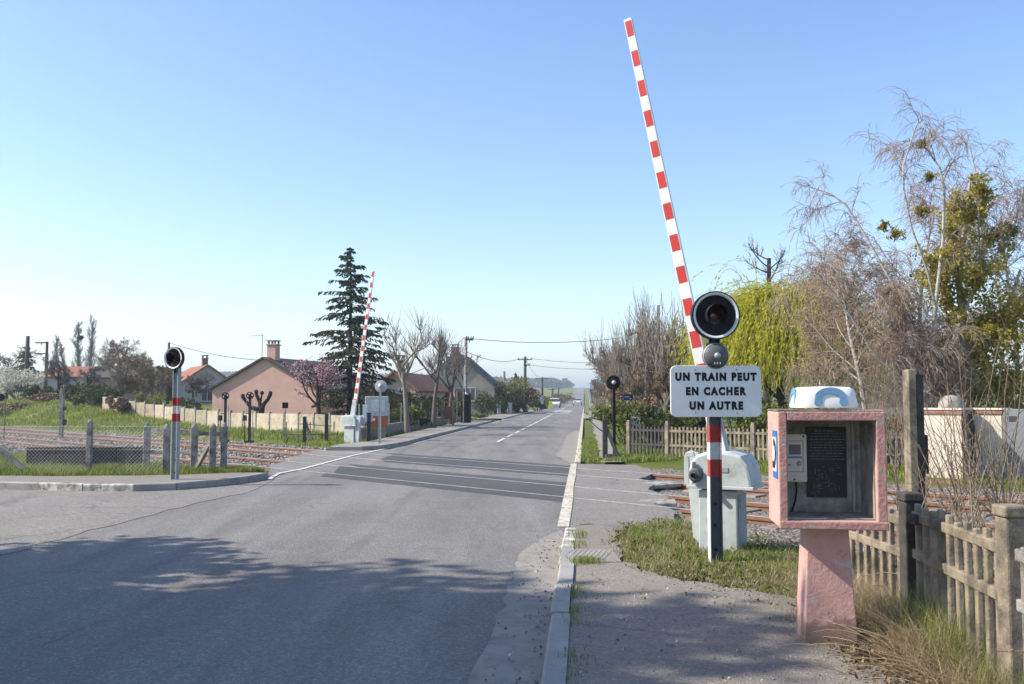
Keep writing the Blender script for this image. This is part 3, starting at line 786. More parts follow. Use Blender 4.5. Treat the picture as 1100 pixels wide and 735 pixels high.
def barrier(label, loc, rz, L, tilt, pivot_z, w0=.138, w1=.088, n=13, hoodx=0.):
    t = empty('level_crossing_barrier', loc, rz, label, 'barrier', 'half barriers of the crossing')
    m = MB(); m.box((.02, 0, .30), (.40, .46, .66), taper=.97); cb = m.build('cabinet_body', 'cab', t, bevel=.012)
    m = MB(); m.box((.222, 0, .33), (.008, .36, .5)); m.box((.229, -.12, .50), (.012, .02, .09)); m.build('cabinet_door', 'cabd', cb, bevel=.003)
    prof = [(-.27, .66), (-.27, .84), (-.25, .91), (-.19, .985), (-.10, 1.02), (.15, 1.025), (.27, .99), (.34, .90), (.37, .76), (.38, .66)]
    m = MB(); m.prism(prof, -.27, .27); hd = m.build('cabinet_hood', 'cab', t, bevel=.03)
    m = MB(); m.box((.055, 0, .665), (.68, .57, .035)); m.build('hood_flange', 'cab', hd, bevel=.006)
    m = MB(); m.box((.08, -.274, .845), (.13, .006, .05)); m.build('maker_plate', 'cabd', hd, bevel=.002)
    m = MB()
    m.prism([(-.33, -.05), (-.38, .55), (-.42, .98), (-.36, 1.01), (-.28, .99), (-.22, .9), (-.20, -.05)], .16, .19); m.build('side_plate', 'cab', t, bevel=.004)
    m = MB(); m.lathe([(0, -.36), (.055, -.36), (.07, -.34), (.07, -.26)], 16, 'Y', (-.18, 0, .79)); m.lathe([(.025, -.42), (.03, -.36)], 10, 'Y', (-.18, 0, .79)); m.bar((-.2, -.3, .92), (-.2, -.3, .70), .03, .03); m.build('crank_boss', 'dgrey', t, bevel=.003)
    m = MB(); m.bar((-.29, -.24, .68), (-.29, -.24, .98), .04, .05); m.bar((-.29, -.24, .98), (-.21, -.24, 1.0), .04, .05); m.build('bracket', 'cab', t, bevel=.004)
    # arm: tapered hollow beam, built upright then tilted about its pivot
    q = Matrix.Rotation(-tilt, 3, 'Y'); pv = Vector((.0, -.02, pivot_z)); D = .055

    def sect(z, half, y): return [q @ Vector((sx * half, sy * D / 2 + y, z)) + pv for sx, sy in ((-1, -1), (1, -1), (1, 1), (-1, 1))]
    z0 = -.15; hw = lambda z: (w0 + (w1 - w0) * (z - z0) / (L - z0)) / 2
    m = MB(); V = sect(z0, hw(z0), 0) + sect(L, hw(L), 0)
    m.add(V, [(3, 2, 1, 0), (4, 5, 6, 7), (0, 1, 5, 4), (1, 2, 6, 5), (2, 3, 7, 6), (3, 0, 4, 7)]); am = m.build('barrier_arm', 'armw', t, bevel=.004)
    st = (L - .25) / n
    for k in range(n):
        za = L - .03 - k * st; zb = za - st * .5
        m = MB()
        for y0, y1 in ((-D / 2 - .003, -D / 2 + .001), (D / 2 - .001, D / 2 + .003)):
            V = [q @ Vector((sx * (hw(z) * .80), y, z)) + pv for z in (zb, za) for sx, y in ((-1, y0), (1, y0), (1, y1), (-1, y1))]
            m.add(V, [(3, 2, 1, 0), (4, 5, 6, 7), (0, 1, 5, 4), (1, 2, 6, 5), (2, 3, 7, 6), (3, 0, 4, 7)])
        m.build('red_stripe', 'armr', am)
    m = MB(); V = sect(-.35, .10, .045) + sect(.55, hw(.5) + .01, .045); m.add(V, [(3, 2, 1, 0), (4, 5, 6, 7), (0, 1, 5, 4), (1, 2, 6, 5), (2, 3, 7, 6), (3, 0, 4, 7)]); m.build('arm_cradle', 'cab', t, bevel=.005)
    return t


g = G(781, 595, .03)
gb = Vector((g.x, g.y + .25, .03))
barrier('raised red and white barrier with pale grey machine behind the UN TRAIN PEUT sign', gb, R(-26), 4.88, R(11.4), 1.02)
g = G(379, 478, .0)
barrier('raised red and white barrier with grey machine before the blossom tree and spruce', (g.x, g.y, .0), R(157), 5.05, R(8.5), 1.0, n=13)
# ================================================================== EMERGENCY TELEPHONE
g = G(888, 690, .04)
t = empty('emergency_telephone_post', (g.x, g.y, .04), R(-7), 'pink peeling concrete telephone niche on a flared column beside the pavement', 'telephone post')
m = MB(); zb = .755
V = [(-.17, -.15, -.1), (.17, -.15, -.1), (.17, .17, -.1), (-.17, .17, -.1), (-.165, -.15, 0), (.165, -.15, 0), (.165, .17, 0), (-.165, .17, 0), (-.125, -.115, zb), (.125, -.115, zb), (.125, .14, zb), (-.125, .14, zb)]
m.add(V, [(0, 1, 5, 4), (1, 2, 6, 5), (2, 3, 7, 6), (3, 0, 4, 7), (4, 5, 9, 8), (5, 6, 10, 9), (6, 7, 11, 10), (7, 4, 8, 11), (8, 9, 10, 11)])
m.build('column', 'pink', t, bevel=.008)
bw, bh, bd, th = .64, .72, .45, .05; z0 = zb; yf, yb = -.27, -.27 + bd
m = MB()                                                    # four outer walls and back
m.box((-bw / 2 + th / 2, (yf + yb) / 2, z0 + bh / 2), (th, bd, bh)); m.box((bw / 2 - th / 2, (yf + yb) / 2, z0 + bh / 2), (th, bd, bh))
m.box((0, (yf + yb) / 2, z0 + th / 2 - .002), (bw - .001, bd - .002, th)); m.box((0, (yf + yb) / 2, z0 + bh - th / 2 + .002), (bw - .001, bd - .002, th))
m.box((0, yb - .02, z0 + bh / 2), (bw - 2 * th, .038, bh - 2 * th))
hs = m.build('housing', 'pink', t, bevel=.008)
m = MB()                                                    # worn front edge
for c, d in (((-bw / 2 + .0235, yf - .006, z0 + bh / 2), (.051, .014, bh + .004)), ((bw / 2 - .0265, yf - .006, z0 + bh / 2), (.057, .014, bh + .004)), ((0, yf - .005, z0 + bh - .026), (bw - .1, .014, .056)), ((0, yf - .012, z0 + .022), (bw + .01, .03, .05))): m.box(c, d)
m.build('front_edge', 'pinkfr', hs, bevel=.007)
m = MB(); m.box((0, (yf + yb) / 2 + .005, z0 + bh + .007), (bw + .004, bd + .004, .016)); m.build('cap_slab', 'conc', hs, bevel=.008)
m = MB()                                                    # niche lining
iw, ih = bw - 2 * th, bh - 2 * th
m.box((0, yb - .045, z0 + bh / 2), (iw, .012, ih)); m.box((-iw / 2 + .004, (yf + yb) / 2 + .01, z0 + bh / 2), (.006, bd - .1, ih)); m.box((iw / 2 - .004, (yf + yb) / 2 + .01, z0 + bh / 2), (.006, bd - .1, ih))
m.box((0, (yf + yb) / 2 + .01, z0 + th + .004), (iw - .01, bd - .1, .008)); m.box((0, (yf + yb) / 2 + .01, z0 + bh - th - .004), (iw - .01, bd - .1, .006))
m.box((iw / 2 - .055, yb - .06, z0 + bh / 2), (.02, .03, ih - .02))
m.build('niche_lining', 'inside', hs)
yi = yb - .051
m = MB(); px_, pz_ = .045, z0 + .385; m.box((px_, yi - .008, pz_), (.255, .014, .46)); nt_ = m.build('notice_panel', 'notice', t, bevel=.002)
m = MB(); rr = random.Random(3)
def dash(x0, x1, z, h): m.box(((x0 + x1) / 2 + px_, yi - .0165, z), (x1 - x0, .002, h))
zz = pz_ + .205
for ln in range(11):
    x = -.115 + rr.random() * .02 + (.04 if ln == 0 else 0)
    while x < (.06 if ln == 0 else .105):
        w = rr.uniform(.008, .03); dash(x, min(x + w, .118), zz, .005 if ln else .008); x += w + .006
    zz -= .0185
for k in range(46):
    x = rr.uniform(-.11, .085); z = rr.uniform(pz_ - .215, pz_ - .02)
    if k % 3: dash(x, x + rr.uniform(.006, .03), z, .003)
    else: dash(x, x + .003, z, rr.uniform(.012, .04))
m.lathe([(.019, -.0015), (.0225, -.0015)], 14, 'Y', (px_ + .03, yi - .0165, pz_ - .16)); m.lathe([(.012, -.0015), (.015, -.0015)], 14, 'Y', (px_ - .04, yi - .0165, pz_ - .09))
m.build('printed_lines', 'script', nt_)
m = MB(); tx, tz = -.175, z0 + .415; m.box((tx, yi - .045, tz), (.165, .09, .315)); ph = m.build('telephone', 'phone', t, bevel=.010)
m = MB(); m.box((tx + .005, yi - .091, tz + .055), (.075, .004, .065)); m.build('speaker_grille', 'screen', ph)
m = MB()
for x in (-.004, .004): pass
for c, d in (((tx - .052, yi - .0905, tz + .01), (.004, .003, .20)), ((tx + .058, yi - .0905, tz + .01), (.004, .003, .20)), ((tx + .003, yi - .0905, tz + .111), (.114, .003, .004)), ((tx + .003, yi - .0905, tz - .09), (.114, .003, .004)), ((tx - .03, yi - .0905, tz - .045), (.012, .003, .012))): m.box(c, d)
m.build('panel_line', 'screen', ph)
m = MB(); m.box((tx + .005, yi - .0908, tz + .005), (.09, .003, .014)); m.build('label_strip', 'blue', ph)
m = MB(); m.lathe([(0, -.012), (.012, -.012), (.016, -.004), (.016, 0)], 18, 'Y', (tx + .032, yi - .09, tz - .035)); m.build('call_button', 'cabd', ph, sm=True)
m = MB()
for x, z in ((-.06, .14), (.06, .14), (0, -.14)): m.lathe([(0, -.004), (.006, -.004), (.006, 0)], 8, 'Y', (tx + x, yi - .09, tz + z))
m.build('screws', 'black', ph)
m = MB(); m.tube([(tx + .02, yi - .03, tz - .15), (tx + .022, yi - .03, tz - .22), (tx + .012, yi - .025, tz - .29), (tx - .01, yi - .02, z0 + .055)], .006, 6); m.build('cable', 'black', ph, sm=True)
m = MB(); zt = z0 + bh + .025; lw = .195                    # roof lamp
prof = [(lw, 0), (lw + .002, .02), (lw - .012, .085), (lw - .022, .115), (lw - .045, .132), (0, .137)]
V, k = [], 28; rows = []
def sq(r, z):
    out = []
    for i in range(k):
        a = 2 * PI * i / k; c, s = math.cos(a), math.sin(a); e = .42
        out.append((math.copysign(abs(c) ** e, c) * r, math.copysign(abs(s) ** e, s) * r * .95 - .03, z + zt))
    return out
for r, z in prof: V += sq(max(r, .01), z)
m.add(V, [(j * k + i, j * k + (i + 1) % k, (j + 1) * k + (i + 1) % k, (j + 1) * k + i) for j in range(len(prof) - 1) for i in range(k)] + [tuple(range((len(prof) - 1) * k, len(prof) * k))])
lp = m.build('roof_lamp', 'lampw', t, sm=True)
def handset(name, par, mat, mtx, s):                        # arched receiver outline
    o_ = []
    for i in range(13): a = PI - PI * i / 12; o_.append((.088 * math.cos(a), .01 + .062 * math.sin(a)))
    o_ += [(.095, -.03), (.086, -.043), (.056, -.043), (.047, -.026), (.052, -.006)]
    for i in range(9): a = PI * i / 8; o_.append((.052 * math.cos(a), -.004 + .036 * math.sin(a)))
    o_ += [(-.047, -.026), (-.056, -.043), (-.086, -.043), (-.095, -.03)]
    m = MB(); m.prism([(x * s * 1.08, z * s * 1.0) for x, z in o_], -.002, .002); o = m.build(name, mat, par); o.matrix_local = mtx; return o
handset('handset_emblem', lp, 'blue', Matrix.Translation((.012, -.214, zt + .058)) @ Matrix.Rotation(-.10, 4, 'X'), 1.0)
handset('handset_emblem', lp, 'blue', Matrix.Translation((-.189, -.03, zt + .058)) @ Matrix.Rotation(-PI / 2, 4, 'Z') @ Matrix.Rotation(-.10, 4, 'X'), 1.0)
m = MB(); xs_ = -bw / 2 - .003; m.box((xs_, yf + .13, z0 + .45), (.006, .17, .30)); sg = m.build('side_sign', 'blues', hs, bevel=.002)
m = MB(); m.box((xs_ - .004, yf + .13, z0 + .45), (.003, .14, .215)); m.build('white_field', 'white', sg)
handset('handset_symbol', sg, 'black', Matrix.Translation((xs_ - .0062, yf + .13, z0 + .45)) @ Matrix.Rotation(-PI / 2, 4, 'Z') @ Matrix.Rotation(PI / 2 + .25, 4, 'Y'), .95)
# ================================================================== CONCRETE PICKET FENCE AT RIGHT


def picket_panel(m, A, B, z, top, rails, step, w, th_, dropend=0, jag=0, rail_h=.075, skip=()):
    A = Vector(A); B = Vector(B); d = (B - A); L = d.length; d.normalize(); a = math.atan2(d.y, d.x)
    n = int(L / step)
    for k in range(n + 1):
        if k in skip: continue
        p = A + d * (step * .5 + k * (L - step) / max(1, n)); h = top - (rng.uniform(0, jag) if jag else 0)
        m.box((p.x, p.y, z + h / 2), (w, th_, h), rz=a)
    for rzv in rails: c = (A + B) / 2; m.box((c.x, c.y, z + rzv), (L, th_ + .012, rail_h), rz=a)


t = empty('picket_fence', (2.55, 5, .0), 0, 'weathered broken concrete picket fence right behind the pink telephone post', 'fence')
org = Vector((2.55, 5, 0))
pts = [(2.36, 3.2), (2.58, 4.86), (2.72, 6.42), (2.64, 8.1)]
def W(p, z=0): return Vector((p[0] - org.x, p[1] - org.y, z))
for i, (a, b) in enumerate(zip(pts, pts[1:])):
    m = MB(); A, B = W(a), W(b); d = (B - A).normalized()
    picket_panel(m, A + d * .09, B - d * .09, .03, .88 if i != 2 else .80, (.53, .78) if i != 2 else (.50, .72), .145 if i != 2 else .14, .046, .036, jag=.07, rail_h=.062)
    m.build('panel', 'concg' if i == 0 else 'conc', t, bevel=.008)
for i, p in enumerate(pts[1:]):
    m = MB(); q = W(p); h = (.99, .90, .9)[i]
    m.box((q.x, q.y, h / 2), (.115, .12, h)); m.box((q.x, q.y, h + .03), (.135, .14, .06)); m.build('post', 'concd' if i == 1 else 'conc', t, bevel=.012)
m = MB(); q = W((2.80, 6.25)); m.box((q.x, q.y, .42), (.15, .10, .85), rz=.3); m.box((q.x - .02, q.y, .80), (.28, .08, .07), rz=.2); o = m.build('broken_post', 'concd', t, bevel=.012); o['label'] = 'blackened broken post stub'
# tall post
g = Vector((hx(985, 8.2, .5), 8.2, 0)); zt_ = hz(391, 8.2)
m = MB(); m.box((-.035, 0, zt_ / 2), (.07, .13, zt_)); o = m.build('concrete_post', 'conc', bevel=.008); o.location = (g.x, g.y, -.05)
tag(o, 'tall weathered concrete post with a black side face, standing behind the picket fence', 'post')
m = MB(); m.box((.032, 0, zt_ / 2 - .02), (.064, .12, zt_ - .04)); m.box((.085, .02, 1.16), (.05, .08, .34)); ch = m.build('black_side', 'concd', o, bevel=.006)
# relay cabinets
cabs = [(1022, 18.2, .86, 0, 'cream trackside cabinet with rusty red top trim, beside the tall concrete post'), (1069, 18.4, .72, 1, 'narrower cream trackside cabinet with blue-grey vented flank, nearest the ivy-clad tree')]
for xc_, Y, w, k, lab in cabs:
    zt_ = hz(438, Y)
    t = empty('trackside_cabinet', (hx(xc_, Y), Y + .25, -.05), R(-42), lab, 'cabinet', 'trackside cabinets')
    m = MB(); m.box((0, 0, zt_ / 2), (w, .7, zt_ - .02)); bd_ = m.build('body', 'relay', t, bevel=.008)
    m = MB(); m.box((0, 0, zt_ - .03), (w + .04, .76, .09)); m.build('top_trim', 'relaytop', t, bevel=.008)
    m = MB(); m.box((0, 0, zt_ + .025), (w + .06, .8, .03), taper=.95); m.build('lid', 'relay', t, bevel=.006)
    m = MB(); m.box((0, -.36, .05), (w + .02, .03, .12)); m.build('base_trim', 'relaytop', t)
    m = MB()
    if k == 0: m.box((w / 2 + .075, -.18, zt_ / 2 - .02), (.13, .34, zt_ - .1))
    else: m.box((w / 2 + .21, -.15, zt_ / 2 + .02), (.40, .42, zt_ + .01))
    sd = m.build('shaded_side', 'black' if k == 0 else 'relayg', t, bevel=.008)  # dark box colours in the cabinet's shaded right side
    if k == 1:
        m = MB()
        for j in range(5): m.box((w / 2 + .21, -.362, zt_ - .12 - j * .022), (.16, .006, .012))
        m.build('vent', 'black', sd)
    m = MB(); m.box((w * .06, -.352, zt_ / 2), (.008, .006, zt_ - .2)); m.box((w * .12, -.362, zt_ * .5), (.02, .025, .10)); m.build('door_seam', 'cabd', bd_)
Y = 18.6; t = MB(); t.lathe([(.24, 0), (.235, .10), (.19, .20), (.10, .26), (0, .28)], 20, 'Z', (0, 0, 0)); o = t.build('cabinet_cowl', 'concg', sm=True)
Y = 18.35; o.location = (hx(1024, Y), Y, hz(438, 18.2) - .03); tag(o, 'rounded pale grey cowl resting on the cream trackside cabinet', 'cowl')
Y = 21.5; t = empty('small_shed', (hx(960, Y), Y, 0), R(6), 'low grey shed with slanted lid between telephone post and tall post', 'shed')
m = MB(); m.box((0, 0, .33), (.62, .6, .72)); m.build('wall', 'concg', t, bevel=.01)
m = MB(); m.box((0, -.02, .72), (.74, .74, .05), rot=Matrix.Rotation(.12, 3, 'X')); m.build('roof', 'dgrey', t)
m = MB(); m.box((-.12, -.305, .3), (.26, .012, .56)); m.build('door', 'cabd', t)
# ------------------------------------------------------------------ white picket fence beyond the tracks
t = empty('picket_fence', (3.2, 25.6, 0), 0, 'off-white concrete picket fence across the tracks, under the willow and pollards', 'fence')
org = Vector((3.2, 25.6, 0)); A0 = Vector((3.2, 25.6, 0)); B0 = Vector((9.6, 19.6, 0)); B0 = A0 + (B0 - A0)
dd = (B0 - A0); nP = 7
for k in range(nP):
    a = A0 + dd * (k / nP) - org; b = A0 + dd * ((k + 1) / nP) - org; d = (b - a).normalized()
    m = MB(); picket_panel(m, a + d * .08, b - d * .08, .06, .80, (.30, .68), .135, .05, .04, jag=.03, rail_h=.06); m.build('panel', 'conc' if k else 'poled', t)
for k in range(nP + 1):
    a = A0 + dd * (k / nP) - org; m = MB(); m.box((a.x, a.y, .46), (.11, .11, .98), rz=-.75); m.box((a.x, a.y, .97), (.08, .08, .06), rz=-.75); m.build('post', 'conc', t, bevel=.01)
g = G(650, 493, .02)
t = empty('braced_post', g, 0, 'dark square post with a slanting brace at the verge edge beside the picket fence', 'post')
m = MB(); m.box((0, 0, .5), (.13, .13, 1.06)); m.build('post', 'concd', t, bevel=.01)
m = MB(); m.bar((.04, 0, .8), (.34, -.1, .02), .09, .08); m.build('brace', 'concd', t); m = MB(); m.box((.2, -.05, .05), (.42, .2, .16)); m.build('footing', 'concd', t, bevel=.02)
# ------------------------------------------------------------------ left: chain link fence
Yf = 18.55; zf = .08
t = empty('chain_link_fence', (-9, Yf, zf), 0, 'wire mesh fence on slim concrete posts along the corner pavement', 'fence')
fx = [hx(-45, Yf) + 9, hx(-20, Yf) + 9, hx(95, Yf) + 9, hx(178, Yf) + 9]
fx[0] = fx[1] - 2.2
H = 1.0
for x in fx[:3]:
    m = MB(); m.box((x, 0, H / 2), (.10, .10, H + .1)); m.lathe([(.05, H + .05), (.035, H + .085), (0, H + .095)], 8, 'Z', (x, 0, 0)); m.build('post', 'concg', t, bevel=.01)
m = MB(); m.bar((fx[1] + .05, -.02, .72), (fx[1] + 1.02, -.02, .0), .08, .08); m.build('strut', 'concg', t)
m = MB(); sp = .075; xa, xb = fx[0], fx[3]; nw = int((xb - xa + H) / sp); Pl = []
for k in range(nw + 1):
    for sg_ in (1, -1):
        x0 = xa - H + k * sp if sg_ > 0 else xa + k * sp; za, zc = .02, H - .02
        x1 = x0 + sg_ * (zc - za)
        q0, q1 = (x0, za), (x1, zc)
        lo, hi = (xa, xb)
        def clip(p, q):
            t0 = 0
            (ax_, az), (bx, bz) = p, q
            if min(ax_, bx) >= hi or max(ax_, bx) <= lo: return None
            def at(x): u = (x - ax_) / (bx - ax_); return (x, az + u * (bz - az))
            if ax_ < lo: p = at(lo)
            if ax_ > hi: p = at(hi)
            if bx < lo: q = at(lo)
            if bx > hi: q = at(hi)
            return p, q
        c = clip(q0, q1)
        if c: Pl.append([(c[0][0], .005 * sg_, c[0][1]), (c[1][0], .005 * sg_, c[1][1])])
v, f = tubes(np.array(Pl), np.full((len(Pl), 2), .0024), 3); m.arr(v, f)
for z in (.05, .5, .96): m.tube([(xa, 0, z), (xb, 0, z)], .003, 4)
m.build('wire_mesh', 'wire', t)
# concrete rail fence of the pedestrian gap
g0 = G(157, 505, .08); pxs = [(157, 19.6), (178, 18.6), (208, 19.4), (228, 19.0), (240, 19.6)]
t = empty('rail_fence', (-7, 19.2, .06), 0, 'short concrete post and rail fence ending at the tracks, behind the corner signal', 'fence')
C5 = [Vector((hx(px, Y) + 7, Y - 19.2, 0)) for px, Y in pxs]
for k, c in enumerate(C5):
    m = MB(); h = 1.0; m.box((c.x, c.y, h / 2 - .05), (.13, .13, h), rz=.2); m.lathe([(.065, h - .05), (.05, h), (.02, h + .03), (0, h + .035)], 10, 'Z', (c.x, c.y, 0)); m.build('post', 'concg', t, bevel=.012)
m = MB(); m.bar((C5[0].x, C5[0].y, .86), (C5[2].x, C5[2].y, .84), .07, .09); m.bar((C5[2].x, C5[2].y, .82), (C5[4].x, C5[4].y, .80), .07, .09); m.build('rail', 'concg', t, bevel=.008)
m = MB(); m.bar((C5[0].x, C5[0].y, .42), (C5[2].x, C5[2].y, .42), .05, .07); m.build('rail', 'concg', t, bevel=.008)
m = MB(); m.bar((C5[2].x + .03, C5[2].y - .05, .02), (C5[3].x, C5[3].y, .75), .07, .08); m.build('strut', 'concg', t)
# dark slab wall behind the mesh
Yw = 20.6; t = empty('slab_wall', (hx(60, Yw), Yw, 0), 0, 'low tar-black slab wall between chain-link fence and ballast', 'wall')
x0, x1 = hx(28, Yw) - hx(60, Yw), hx(158, Yw) - hx(60, Yw); nn = 4
for k in range(nn):
    m = MB(); a = x0 + (x1 - x0) * k / nn; b = x0 + (x1 - x0) * (k + 1) / nn; m.box(((a + b) / 2, 0, .24), (b - a - .02, .08, .58 + .02 * (k % 2))); m.build('slab', 'dwall', t, bevel=.012)
# ------------------------------------------------------------------ cream panel wall beyond the tracks
c_ = 33.2; s_of = lambda px: (lambda r: c_ / (1 + r))((px - 550) / 1000)      # Y on X+Y=c
pos = []; Yk = s_of(392); Xk = c_ - Yk
t = empty('panel_wall', (-12, 45, 0), 0, 'long cream concrete panel wall with slim dark posts between tracks and pink house', 'wall')
dstep = 1.27 / math.sqrt(2); X, Y = Xk, Yk; k = 0; ppost = MB()
while (X / Y) * 1000 + 550 > 116 and k < 60:
    X2, Y2 = X - dstep, Y + dstep; z = min(T(X, Y), T(X2, Y2)) ; hh = .86 + rng.normal() * .02
    m = MB(); c = ((X + X2) / 2 + 12, (Y + Y2) / 2 - 45, z + hh / 2 - .1); m.box(c, (1.27 - .10, .05, hh + .2), rz=-PI / 4); m.box((c[0], c[1], z + hh * .52), (1.27 - .1, .062, .018), rz=-PI / 4); m.build('panel', 'cream', t)
    m = MB(); m.box((X + 12, Y - 45, z + hh / 2), (.10, .12, hh + .16), rz=-PI / 4); m.build('post', 'concg', t)
    X, Y = X2, Y2; k += 1
# ------------------------------------------------------------------ small trackside things at left
for px, Y, top, lab in ((241.5, 34.5, 425.5, 'black cross-pierced disc signal on a rusty stand, the one farther from the pollard stump'), (267.8, 34.0, 425, 'black cross-pierced disc signal on a rusty stand, directly before the pollard stump')):
    X = hx(px, Y); z = T(X, Y); h = hz(top, Y) - z
    t = empty('disc_signal', (X, Y, z), R(8), lab, 'signal', 'disc signals beside the far track')
    m = MB(); m.box((0, 0, h / 2), (.09, .09, h)); m.box((0, 0, .03), (.3, .24, .08)); m.build('stand', 'poled', t)
    m = MB(); r = .135; m.lathe([(r * .78, -.03), (r, -.03), (r, .03), (r * .78, .03), (r * .78, -.03)], 20, 'Y', (0, -.04, h)); m.lathe([(0, -.03), (.05, -.03), (.05, .03), (0, .03)], 12, 'Y', (0, -.04, h)); m.box((0, -.04, h), (r * 2, .04, .05), rot=Matrix.Rotation(.5, 3, 'Y')); m.box((0, -.04, h), (r * 2, .036, .05), rot=Matrix.Rotation(.5 + PI / 2, 3, 'Y')); m.build('disc', 'black', t)
    m = MB(); m.box((-.17, -.02, h * .52), (.13, .12, .2)); m.box((-.17, -.02, h * .25), (.03, .03, h * .5)); m.box((-.08, -.01, h * .62), (.14, .03, .03)); m.build('case', 'poled', t)
    m = MB(); m.tube([(.11, 0, 0), (.11, 0, h * .8)], .012, 5); m.tube([(-.12, 0, h * .6), (-.12, 0, h * .95)], .008, 5); m.build('rod', 'galv', t)
Y = 35.5; X = hx(306, Y); h = hz(435.5, Y)
t = empty('marker_post', (X, Y, 0), R(5), 'thin pole with a small black square plate before the pink house wall', 'sign')
m = MB(); m.tube([(0, 0, -.05), (0, 0, h)], .022, 6); m.build('pole', 'conc', t); m = MB(); m.box((0, -.03, h), (.22, .02, .22)); m.build('plate', 'black', t); m = MB(); m.box((0, 0, .25), (.1, .1, .5)); m.build('foot', 'concg', t)
for px, Y, zt, lab in ((327, 33.5, .95, 'dark short post with pale strut beside the far barrier'), (350.5, 33.2, 1.0, 'dark short concrete post just left of the far barrier machine'), (395.8, 33.0, 1.05, 'dark slim post at the pavement edge beneath the white notice')):
    X = hx(px, Y); t = empty('short_post', (X, Y, 0), .2, lab, 'post'); m = MB(); m.box((0, 0, zt / 2), (.13, .12, zt)); m.build('shaft', 'poled', t, bevel=.01)
    if px < 330: m = MB(); m.bar((.05, -.02, zt * .8), (.24, -.08, 0), .06, .07); m.build('strut', 'conc', t)
    else: m = MB(); m.box((0, 0, zt + .02), (.15, .14, .04)); m.build('cap', 'concd', t)
t = empty('rail_barrier', (hx(333, 33.6), 33.6, 0), 0, 'pale tubular rail barrier in the grass left of the far barrier machine', 'railing')
m = MB(); w = hx(357, 33.6) - hx(306, 33.6)
m.tube([(-w / 2, 0, .32), (w / 2, 0, .30)], .022, 6); m.tube([(-w / 4, .2, .68), (w / 2.2, .1, .6)], .018, 6); m.build('rail', 'conc', t)
for k in range(5): m = MB(); m.tube([(-w / 2 + k * w / 4, .05 * (k % 2), -.05), (-w / 2 + k * w / 4, .05 * (k % 2), .35 if k % 2 else .75)], .022, 6); m.build('upright', 'conc', t)
Y = 33.1; X = hx(393.5, Y); t = empty('notice_sign', (X, Y, 0), R(5), 'white double notice board on the dark post by the far barrier', 'sign')
m = MB(); m.box((-.05, -.08, hz(444, Y)), (.17, .012, .62)); m.build('board', 'white', t); m = MB(); m.box((.12, -.10, hz(448, Y)), (.22, .012, .33)); b_ = m.build('board', 'sigwht', t)
m = MB(); m.box((.12, -.107, hz(447, Y)), (.10, .004, .04)); m.build('red_mark', 'sigred', b_)
# guard box with cabinet behind the far signal
Y = 35.5; X = hx(404.5, Y); t = empty('crossing_cabinet', (X, Y, 0), R(4), 'pale grey equipment cabinet with orange-red lower panel behind the far signal', 'cabinet')
m = MB(); m.box((0, 0, 1.3), (.85, .5, .75)); m.build('upper_case', 'cab', t, bevel=.02); m = MB(); m.box((.06, -.255, 1.32), (.5, .012, .42)); m.build('panel', 'sigwht', t); m = MB(); m.box((.05, 0, .72), (.7, .46, .38)); m.build('lower_panel', 'orange', t); m = MB(); m.box((.03, 0, .27), (.6, .42, .52)); m.build('base', 'cream', t)
m = MB(); m.box((-.1, -.25, .80), (.12, .03, .10)); m.build('plate', 'white', t)
# ================================================================== VEGETATION
def unit(v): return v / (np.linalg.norm(v) + 1e-9)


def limb(p, d, L, n, wig, up):
    pts = [np.array(p, float)]; d = unit(np.array(d, float))
    for i in range(n):
        d = unit(d + rng.normal(size=3) * wig + np.array([0, 0, up])); pts.append(pts[-1] + d * L / n)
    return np.array(pts)


def perp(d):
    a = np.cross(d, rng.normal(size=3)); return unit(a)


def branch(parent, rad, lv, specs, nets, Lp):
    """children of one polyline, recursively"""
    s = specs[lv]; K = len(parent); cnt = s['n'] if s['n'] >= 1 else int(rng.random() < s['n'])
    cnt = max(0, int(round(cnt * rng.uniform(.75, 1.25))))
    for j in range(cnt):
        t = s.get('t0', .3) + (s.get('t1', 1.) - s.get('t0', .3)) * (j + rng.random()) / cnt
        f = t * (K - 1); i = min(int(f), K - 2); u = f - i
        p = parent[i] * (1 - u) + parent[i + 1] * u; tan = unit(parent[i + 1] - parent[i])
        a = R(s['ang'] * rng.uniform(.7, 1.3)); d = tan * math.cos(a) + perp(tan) * math.sin(a)
        L = Lp * s['L'] * rng.uniform(.65, 1.25) * (1 - s.get('tap', .4) * t) if 'abs' not in s else s['abs'] * rng.uniform(.6, 1.3)
        pr = rad[i] * (1 - u) + rad[i + 1] * u; r0 = min(pr * .85, max(pr * s.get('rr', .55), s.get('rmin', .003)))
        q = limb(p, d, L, s.get('seg', 3), s.get('wig', .18), s.get('up', 0.))
        rr = np.linspace(r0, max(r0 * s.get('end', .35), s.get('rmin', .003) * .7), len(q))
        nets[lv].append((q, rr))
        if lv + 1 < len(specs): branch(q, rr, lv + 1, specs, nets, L)


def make_tree(trunk_h, r0, specs, lean=(0, 0, 1), wig=.06, tseg=6, tup=.05, r1=None):
    q = limb((0, 0, -.1), lean, trunk_h + .1, tseg, wig, tup); rr = np.linspace(r0, r1 or r0 * .45, len(q)); rr[0] *= 1.25
    nets = [[] for _ in specs]; branch(q, rr, 0, specs, nets, trunk_h)
    return q, rr, nets


def put(root, name, lists, mat, k=5):
    n = Net()
    for L in lists:
        for p, r in L: n.add(p, r)
    return n.to(MB(), k).build(name, mat, root, sm=True)


def ends(lists): return np.array([p[-1] for L in lists for p, _ in L])


def along(lists, per):
    C = []
    for L in lists:
        for p, _ in L:
            for _k in range(per):
                f = rng.random() * (len(p) - 1); i = int(f); C.append(p[i] + (p[i + 1] - p[i]) * (f - i))
    return np.array(C)


